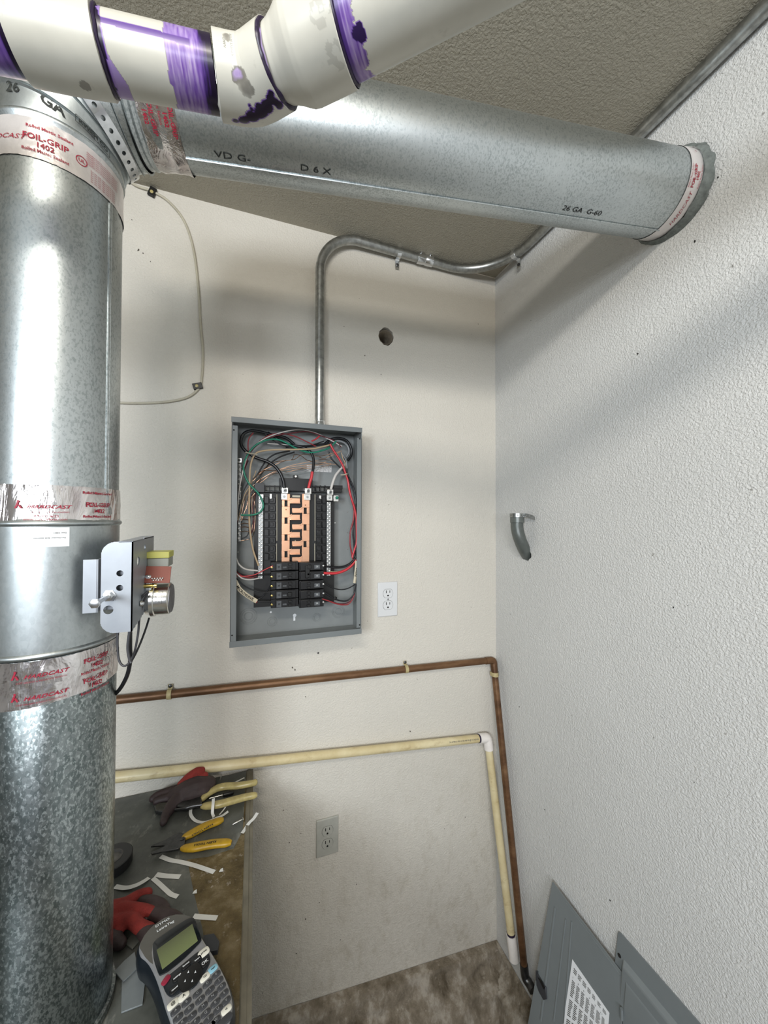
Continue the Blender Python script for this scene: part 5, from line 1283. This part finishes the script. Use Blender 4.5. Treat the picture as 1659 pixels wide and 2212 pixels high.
# grey sheet offcuts left of the label maker
def card(px, h, lab, mat='greycard', nm='sheet_offcut', th=.002):
    return tag(MB().prism([B(x, y, h) for x, y in px], (0, 0, th)).build(nm, M[mat], bevel=.0004), lab, 'offcut', None)
card([(263, 2122), (262, 2190), (308, 2172), (314, 2120), (300, 2098), (278, 2096)], .0006, 'long grey flat offcut left of the label maker', th=.0022)
card([(246, 2101), (267, 2122), (280, 2110), (298, 2092), (291, 2058), (268, 2078)], .004, 'angled grey offcut overlapping the long one beside the label maker', th=.0022)
card([(286, 2052), (308, 2026), (300, 2018), (282, 2022), (270, 2040)], .001, 'olive-grey scrap behind the label maker corner', 'benchgrey', th=.002)
card([(445, 2068), (470, 2062), (474, 2044), (462, 2026), (440, 2030), (435, 2050)], .006, 'dark flat plastic block tucked behind the right side of the label maker', 'darkgrey', 'plastic_block', .008)
# screws lying on the bench
def bscrew(h0_, h1_, lab, hr=.0042):
    a = B(*h0_, .0042); b = B(*h1_, .0018); d = (b-a).normalized(); n = (b-a).length
    r = tag(MB().lathe(a, d, [(0, hr*.8), (.0006, hr), (.0016, hr), (.003, .0018), (n*.75, .0017), (n, .0003)], 14).build('loose_screw', M['steel']), lab, 'screw', 'loose screws on the workbench')
bscrew((480, 1668), (475, 1686), 'bright screw lying behind the cream-handled pliers')
bscrew((526, 1769), (502, 1781), 'bright screw beside the forked white scrap at the bench edge')
# electrical tape roll
tc_ = B(246, 1872, .0); 
tr_ = empty('tape_roll', (tc_.x-.004, tc_.y, BZ), 'roll of black tape half hidden behind the upright duct', 'tape')
ctr = V((tc_.x-.003, tc_.y+.000, BZ)); tlt = V((0, 0, 1))
MB().lathe(ctr, tlt, [(.0005, .019), (.0005, .0345), (.002, .036), (.020, .036), (.0215, .0345), (.0215, .019), (.0005, .019)], 48, caps=False).build('tape_winding', M['sole'], tr_)
MB().lathe(ctr, tlt, [(.0, .0165), (.0, .019), (.0222, .019), (.0222, .0165), (0, .0165)], 40, caps=False).build('cardboard_core', simple('grey_core', '#4b4844', .7), tr_)
MB().lathe(ctr, tlt, [(.017, .0166), (.0175, .0001)], 32, caps=False).build('core_label', simple('grey_core_label', '#67635d', .6, 0, .4, 120), tr_)
# yellow wire strippers
ws = empty('wire_strippers', B(410, 1815), 'wire strippers with two yellow grips and dark steel jaws', 'wire strippers')
def grip(px, wpx, h, m_, nm, thick, par, n=14):
    P = catmull([B(x, y, h) for x, y in px], 6); N = len(P); W = [wpx[0]+(wpx[1]-wpx[0])*i/(N-1) for i in range(N)] if len(wpx) == 2 else [wpx[min(int(i/(N-1)*(len(wpx)-1)), len(wpx)-2)] + (wpx[min(int(i/(N-1)*(len(wpx)-1)), len(wpx)-2)+1]-wpx[min(int(i/(N-1)*(len(wpx)-1)), len(wpx)-2)])*((i/(N-1)*(len(wpx)-1))-min(int(i/(N-1)*(len(wpx)-1)), len(wpx)-2)) for i in range(N)]
    Q = []
    for i in range(N):
        t = (P[min(i+1, N-1)]-P[max(i-1, 0)]).normalized(); s = V((-t.y, t.x, 0)).normalized(); e = 1
        if i in (0, N-1): e = .55
        elif i in (1, N-2): e = .88
        for k in range(n):
            a = 2*PI*k/n; ca, sa = math.cos(a), math.sin(a); sg = lambda x: math.copysign(abs(x)**.7, x)
            Q.append(P[i] + s*sg(ca)*W[i]*e/2 + V((0,0,1))*sg(sa)*thick*e/2)
    fs = [(i*n+k, i*n+(k+1) % n, (i+1)*n+(k+1) % n, (i+1)*n+k) for i in range(N-1) for k in range(n)] + [tuple(range(n))[::-1], tuple(range((N-1)*n, N*n))]
    return MB().add(Q, fs).build(nm, M[m_], par, smooth=60)
g1 = grip([(392, 1812), (415, 1800), (445, 1784), (483, 1770)], (.010, .020, .019, .017), .007, 'yellow', 'grip', .012, ws)
g2 = grip([(390, 1833), (420, 1830), (460, 1823), (500, 1820)], (.010, .021, .020, .018), .007, 'yellow', 'grip', .012, ws)
for g_, a, b in ((g1, (412, 1806), (462, 1779)), (g2, (416, 1826), (470, 1817))):
    A0 = B(*a, .0136); B0 = B(*b, .0136); d = (B0-A0).normalized(); s = V((-d.y, d.x, 0)); c = (A0+B0)/2; mb = MB()
    text(mb, 'KLEIN TOOLS', lambda x, y: c - d*x - s*y, .0072, sx=1.05, bold=.0002); mb.build('grip_lettering', M['blackprint'], g_, smooth=0)
for i, pts in enumerate(([(403, 1806), (395, 1826), (378, 1832), (352, 1829), (326, 1831), (328, 1828), (355, 1818), (376, 1806), (388, 1800)], [(388, 1802), (402, 1806), (398, 1828), (385, 1836), (360, 1840), (328, 1848), (326, 1844), (352, 1832), (372, 1822)])):
    MB().prism([B(x, y, .004+.0035*i) for x, y in pts], (0, 0, .003)).build('jaw', M['toolsteel'], ws, bevel=.0005)
q = B(394, 1815, .0075); MB().lathe(q, (0,0,1), [(0, .0045), (.004, .0045), (.005, .003)], 14).build('pivot_screw', M['toolsteel'], ws)
# cream handled lineman's pliers under the glove
lp_ = empty('pliers', B(430, 1722), 'dark steel pliers with dirty cream handles partly under the dark glove', 'pliers')
grip([(434, 1729), (452, 1712), (478, 1700), (515, 1697), (545, 1692), (556, 1688)], (.011, .018, .019, .018, .015, .012), .013, 'cream', 'handle', .014, lp_)
grip([(434, 1742), (470, 1738), (500, 1730), (530, 1722), (556, 1717)], (.014, .019, .019, .017, .014), .012, 'cream', 'handle', .014, lp_)
MB().prism([B(x, y, .006) for x, y in [(436, 1728), (436, 1746), (420, 1748), (400, 1754), (382, 1752), (378, 1744), (392, 1734), (415, 1724)]], (0, 0, .012)).build('jaw', M['toolsteel'], lp_, bevel=.003)
MB().tube(catmull([B(436, 1738, .018), B(415, 1741, .020), B(398, 1746, .019), B(378, 1749, .014)], 5), .0028, 8).build('pivot_arm', M['toolsteel'], lp_)
MB().prism([B(x, y, .003) for x, y in [(345, 1742), (378, 1738), (382, 1752), (360, 1762), (336, 1760), (333, 1748)]], (0, 0, .010)).build('jaw_tip', M['toolsteel'], lp_, bevel=.002)
grip([(428, 1715), (446, 1708), (470, 1702), (500, 1694)], (.002, .003, .003, .002), .004, 'toolsteel', 'spring', .003, lp_)
# screwdriver between the handles
sd = empty('small_screwdriver', B(490, 1718), 'thin screwdriver with a black handle lying between the cream handles', 'screwdriver')
MB().tube([B(452, 1725, .004), B(482, 1717, .004)], .0018, 10).build('shaft', M['steel'], sd)
MB().lathe(B(481, 1717.4, .006), B(503, 1712, .006)-B(481, 1717.4, .006), [(0, .003), (.002, .0055), (.016, .006), (.024, .0055), (.027, .003)], 14).build('handle', M['black'], sd)

# ------------------------------------------------------------------ gloves: fingers and palm merged into one skin
def glove(name, mat, balls, par, vox=.0022, label=None):
    mb = MB()
    for path, rad in balls:
        P = catmull([B(x, y, h) for x, y, h in path], 5); mb.tube(P, list(rad), 14)
        mb.ball(P[0], rad[0], 7); mb.ball(P[-1], rad[-1], 7)
    o = mb.build(name, mat, par, smooth=180)
    m_ = o.modifiers.new('remesh', 'REMESH'); m_.mode = 'VOXEL'; m_.voxel_size = vox; m_.use_smooth_shade = True
    s = o.modifiers.new('smooth', 'SMOOTH'); s.factor = .6; s.iterations = 5
    if label: o['label'] = label
    return o
gA = empty('work_glove', B(400, 1715), 'dark rubber-coated glove with a red cuff lying over the pliers', 'glove')
glove('coated_palm', M['gloveblk'], [
    ([(450, 1694, .020), (425, 1700, .026), (398, 1708, .024), (378, 1716, .018)], (.020, .026, .022, .016)),
    ([(440, 1710, .016), (412, 1716, .018), (388, 1724, .016)], (.017, .020, .015)),
    ([(392, 1716, .020), (372, 1735, .018), (360, 1756, .012), (353, 1776, .008)], (.016, .0125, .011, .0085)),
    ([(400, 1722, .016), (376, 1742, .012), (360, 1762, .009)], (.012, .010, .008)),
    ([(388, 1706, .018), (362, 1712, .014), (340, 1719, .010), (330, 1725, .009)], (.014, .012, .011, .009)),
    ([(375, 1722, .012), (350, 1727, .010), (338, 1731, .009)], (.012, .010, .009))], gA)
glove('knit_cuff', M['glovered'], [
    ([(388, 1693, .034), (405, 1680, .044), (425, 1668, .050), (436, 1664, .048)], (.006, .010, .012, .009)),
    ([(400, 1694, .034), (425, 1682, .040), (442, 1676, .040)], (.008, .012, .010)),
    ([(372, 1702, .020), (360, 1706, .016), (345, 1712, .014)], (.004, .004, .003))], gA, .0020, 'red knit cuff')
gB = empty('work_glove', B(260, 1990), 'red knit glove with dark coated fingertips beside the label maker', 'glove')
glove('knit_back', M['glovered'], [
    ([(205, 1975, .020), (240, 1965, .022), (270, 1953, .018), (296, 1936, .014), (318, 1930, .011)], (.016, .014, .011, .0095, .0095)),
    ([(210, 1990, .022), (255, 1968, .022), (300, 1965, .018), (328, 1970, .015)], (.015, .012, .010, .0085)),
    ([(210, 2000, .020), (240, 1985, .018), (262, 1992, .016), (256, 2012, .014)], (.015, .011, .009, .009)),
    ([(225, 2000, .018), (280, 1988, .018), (302, 2002, .015), (322, 2010, .013)], (.014, .011, .0105, .0105))], gB)
glove('coated_fingers', M['gloveblk'], [
    ([(300, 1945, .009), (325, 1948, .010), (348, 1956, .010), (360, 1964, .009)], (.008, .0105, .010, .007)),
    ([(318, 1971, .011), (345, 1976, .013), (372, 1984, .013), (392, 1992, .010)], (.0085, .0115, .012, .009)),
    ([(296, 1994, .010), (320, 2018, .012), (350, 2008, .010)], (.009, .0125, .010)),
    ([(245, 2005, .010), (250, 2030, .010), (262, 2038, .008)], (.011, .012, .009)),
    ([(205, 2005, .010), (215, 2035, .010)], (.016, .014))], gB, .0022, 'dark rubber-coated fingertips')

# ------------------------------------------------------------------ label maker
LMZ = .046; LX, LY, LS = 240, 1960, 5.7207
def lm(x, y, h=LMZ): return B(LX+x/LS, LY+y/LS, h)
lk = empty('label_maker', lm(900, 1000, 0), 'silver handheld label maker with green screen and small grey keys', 'label maker')
top_o = [(345, 520), (352, 440), (400, 350), (470, 255), (560, 180), (680, 105), (800, 75), (900, 80), (985, 105), (1040, 170), (1080, 260), (1130, 370), (1200, 480), (1300, 640), (1390, 810), (1455, 960), (1500, 1150), (1490, 1300), (1450, 1442), (1380, 1600), (1250, 1760), (1080, 1850), (900, 1840), (800, 1720), (745, 1442), (680, 1250), (620, 1050), (560, 870), (490, 720), (430, 640), (370, 590)]
T = catmull([lm(x, y) for x, y in top_o], 4, True); n = len(T)
def inset(P, d, h):
    c = sum(P, V((0,0,0)))/len(P); out = []
    for i, p in enumerate(P):
        t = (P[(i+1) % len(P)]-P[i-1]); t.z = 0; t.normalize(); s = V((t.y, -t.x, 0))
        if s.dot(c-p) < 0 and (c-p).length > .02: s = -s
        out.append(p + s*d + V((0,0,h)))
    return out
area2 = sum(T[i].x*T[(i+1) % n].y - T[(i+1) % n].x*T[i].y for i in range(n)); sgn = 1 if area2 > 0 else -1
def off(P, d, h):
    out = []
    for i, p in enumerate(P):
        t = (P[(i+1) % len(P)]-P[i-1]); t.z = 0; t.normalize(); s = V((-t.y, t.x, 0))*sgn; out.append(p + s*d + V((0,0,h)))
    return out
def shell(levels, nm, mat, par, cap_top=True, cap_bot=False, **k):
    mb = MB(); P = []; m_ = len(levels[0])
    for L in levels: P += L
    fs = [(a*m_+i, a*m_+(i+1) % m_, (a+1)*m_+(i+1) % m_, (a+1)*m_+i) for a in range(len(levels)-1) for i in range(m_)]
    if cap_top: fs.append(tuple(range(m_))[::-1])
    if cap_bot: fs.append(tuple(range((len(levels)-1)*m_, len(levels)*m_)))
    return mb.add(P, fs).build(nm, mat, par, **k)
shell([off(T, .0045, 0), off(T, .002, -.0005), off(T, .0006, -.002), off(T, 0, -.004)], 'top_case', M['siltop'], lk, smooth=50)
shell([off(T, .0004, -.004), off(T, -.003, -.010), off(T, -.004, -.022), off(T, -.002, -.036), off(T, .004, -.0455)], 'lower_case', M['navy'], lk, cap_top=False, cap_bot=True, smooth=50)
# dark grey shoulder around the top of the screen
sh = [(352, 500), (362, 440), (410, 350), (480, 262), (570, 190), (690, 118), (800, 88), (900, 90), (975, 112), (1010, 140), (960, 150), (860, 200), (700, 300), (560, 400), (510, 470), (500, 560), (515, 700), (480, 680), (420, 615)]
shell([[lm(x, y, LMZ+.0006) for x, y in sh], [lm(x, y, LMZ-.001) for x, y in sh]], 'shoulder', M['gunmetal'], lk, smooth=0)
mb = MB(); c = lm(690, 190, LMZ+.0014); d = (lm(830, 110)-lm(520, 300)).normalized(); s = V((-d.y, d.x, 0))
if s.y < 0: s = -s
text(mb, 'DYMO', lambda x, y: lm(640, 210, LMZ+.0012)+d*x+s*(y+.0035), .0055, sx=1.3, bold=.0001); text(mb, 'LetraTag', lambda x, y: lm(670, 225, LMZ+.0012)+d*x+s*(y-.001), .0062, sx=1.15, bold=.0001)
mb.build('brand_lettering', M['whiteprint'], lk, smooth=0)
def pad(nm, mat, pts, h0_, h1_, par, r=0, close=3, ins=.0006):
    P = catmull([lm(x, y, LMZ) for x, y in pts], close, True) if close else [lm(x, y, LMZ) for x, y in pts]
    a2 = sum(P[i].x*P[(i+1) % len(P)].y - P[(i+1) % len(P)].x*P[i].y for i in range(len(P))); sg = 1 if a2 > 0 else -1
    def of(d, h):
        out = []
        for i, p in enumerate(P):
            t = (P[(i+1) % len(P)]-P[i-1]); t.z = 0; t.normalize(); out.append(p + V((-t.y, t.x, 0))*sg*d + V((0,0,h)))
        return out
    return shell([of(ins, h1_), of(0, h1_-ins*.7), of(0, h0_)], nm, M[mat], par, smooth=40)
bz = pad('screen_bezel', 'glossblk', [(515, 520), (520, 460), (560, 410), (700, 310), (900, 180), (985, 140), (1020, 145), (1050, 190), (1085, 290), (1118, 390), (1105, 430), (1060, 480), (900, 640), (700, 800), (620, 842), (590, 835), (560, 760), (525, 640)], 0, .0022, lk, close=2)
pad('screen', 'lcd', [(562, 545), (1003, 222), (1072, 432), (632, 788)], .002, .0026, bz, close=0, ins=.0002)
nvp = pad('navigation_panel', 'navy', [(645, 930), (690, 870), (850, 740), (1020, 600), (1090, 555), (1180, 560), (1215, 600), (1222, 690), (1165, 800), (1105, 880), (1060, 960), (980, 1025), (890, 1040), (800, 1095), (750, 1115), (690, 1080), (650, 1000)], 0, .0018, lk, close=2)
def key(x, y, L, W, mat, nm='key', par=None, h=.0016, ang=None, ch=None, cm=None):
    c = lm(x, y); a = ang if ang is not None else math.atan2((lm(1000, 900)-lm(900, 985)).y, (lm(1000, 900)-lm(900, 985)).x)
    u = V((math.cos(a), math.sin(a), 0)); v = V((-u.y, u.x, 0)); P = []
    for i in range(16):
        t = 2*PI*i/16; sg = lambda q: math.copysign(abs(q)**.6, q); P.append(c + u*sg(math.cos(t))*L/2 + v*sg(math.sin(t))*W/2)
    base_h = .0016 if par is not None and par is not lk else 0
    o = shell([[p + (c-p)*.14 + V((0,0,base_h+h)) for p in P], [p + V((0,0,base_h+h*.6)) for p in P], [p + V((0,0,base_h-.0002)) for p in P]], nm, M[mat], par or lk, smooth=40)
    if ch:
        mb = MB(); text(mb, ch, lambda x_, y_: c + u*x_ + v*y_ + V((0,0,base_h+h+.0003)), W*(.6 if len(ch) < 3 else .36), bold=.0001); mb.build('key_letter', M[cm or 'whiteprint'], o, smooth=0)
    return o
k_ = .000178
key(1145, 575, .0165, .0125, 'keywhite', 'print_key', nvp, ch='print', cm='blackprint'); key(925, 730, .0140, .0095, 'blackm', 'key', nvp, ch='format'); key(1065, 665, .0135, .0092, 'blackm', 'key', nvp, ch='insert')
key(1158, 705, .0110, .0105, 'blackm', 'key', nvp, ch='OK'); key(815, 880, .0135, .0095, 'blackm', 'key', nvp, ch='settings'); key(785, 1030, .0135, .0095, 'blackm', 'key', nvp, ch='cancel'); key(678, 915, .0130, .0088, 'keyred', 'power_key', nvp, ang=.95)
dp = key(978, 880, .032, .029, 'black', 'direction_pad', nvp, .0020)
for x, y in ((955, 795), (1042, 795), (915, 905), (1003, 905)):
    c = lm(x, y, LMZ+.0040); MB().prism([c+V((-.0012,-.0016,0)), c+V((.0012,-.0016,0)), c+V((0,.0018,0))], (0,0,.0002)).build('arrow_mark', M['whiteprint'], dp)
key(765, 1200, .0150, .0098, 'keywhite', ch='@', cm='blackprint'); key(897, 1105, .0148, .0095, 'keywhite', ch='A', cm='blackprint'); key(1160, 868, .0145, .0092, 'keywhite', ch='123', cm='blackprint'); key(1258, 765, .0138, .0090, 'keyblue', ch='caps', cm='blackprint'); key(1425, 1272, .0140, .0088, 'keywhite', ch='<', cm='blackprint')
rows = [[(797, 1285), (932, 1180), (1067, 1070), (1190, 948), (1298, 838)], [(828, 1368), (965, 1262), (1100, 1148), (1222, 1028), (1332, 912)], [(880, 1432), (1000, 1345), (1135, 1232), (1254, 1106), (1364, 988)],
        [(1040, 1425), (1170, 1312), (1288, 1187), (1396, 1070)], [(1203, 1390), (1320, 1268), (1424, 1160)], [(1295, 1405)], [(915, 1515), (1075, 1505), (1235, 1470)], [(1000, 1590), (1130, 1570)]]
ks = iter('ABCDEFGHIJKLMNOPQRSTUVWXYZ.,&!-')
proto_k = None
for r__ in rows:
    for x, y in r__: key(x, y, .0128, .0074, 'key', ch=next(ks, '-'), cm='greykey')
key(1400, 1410, .022, .010, 'key', 'space_key')
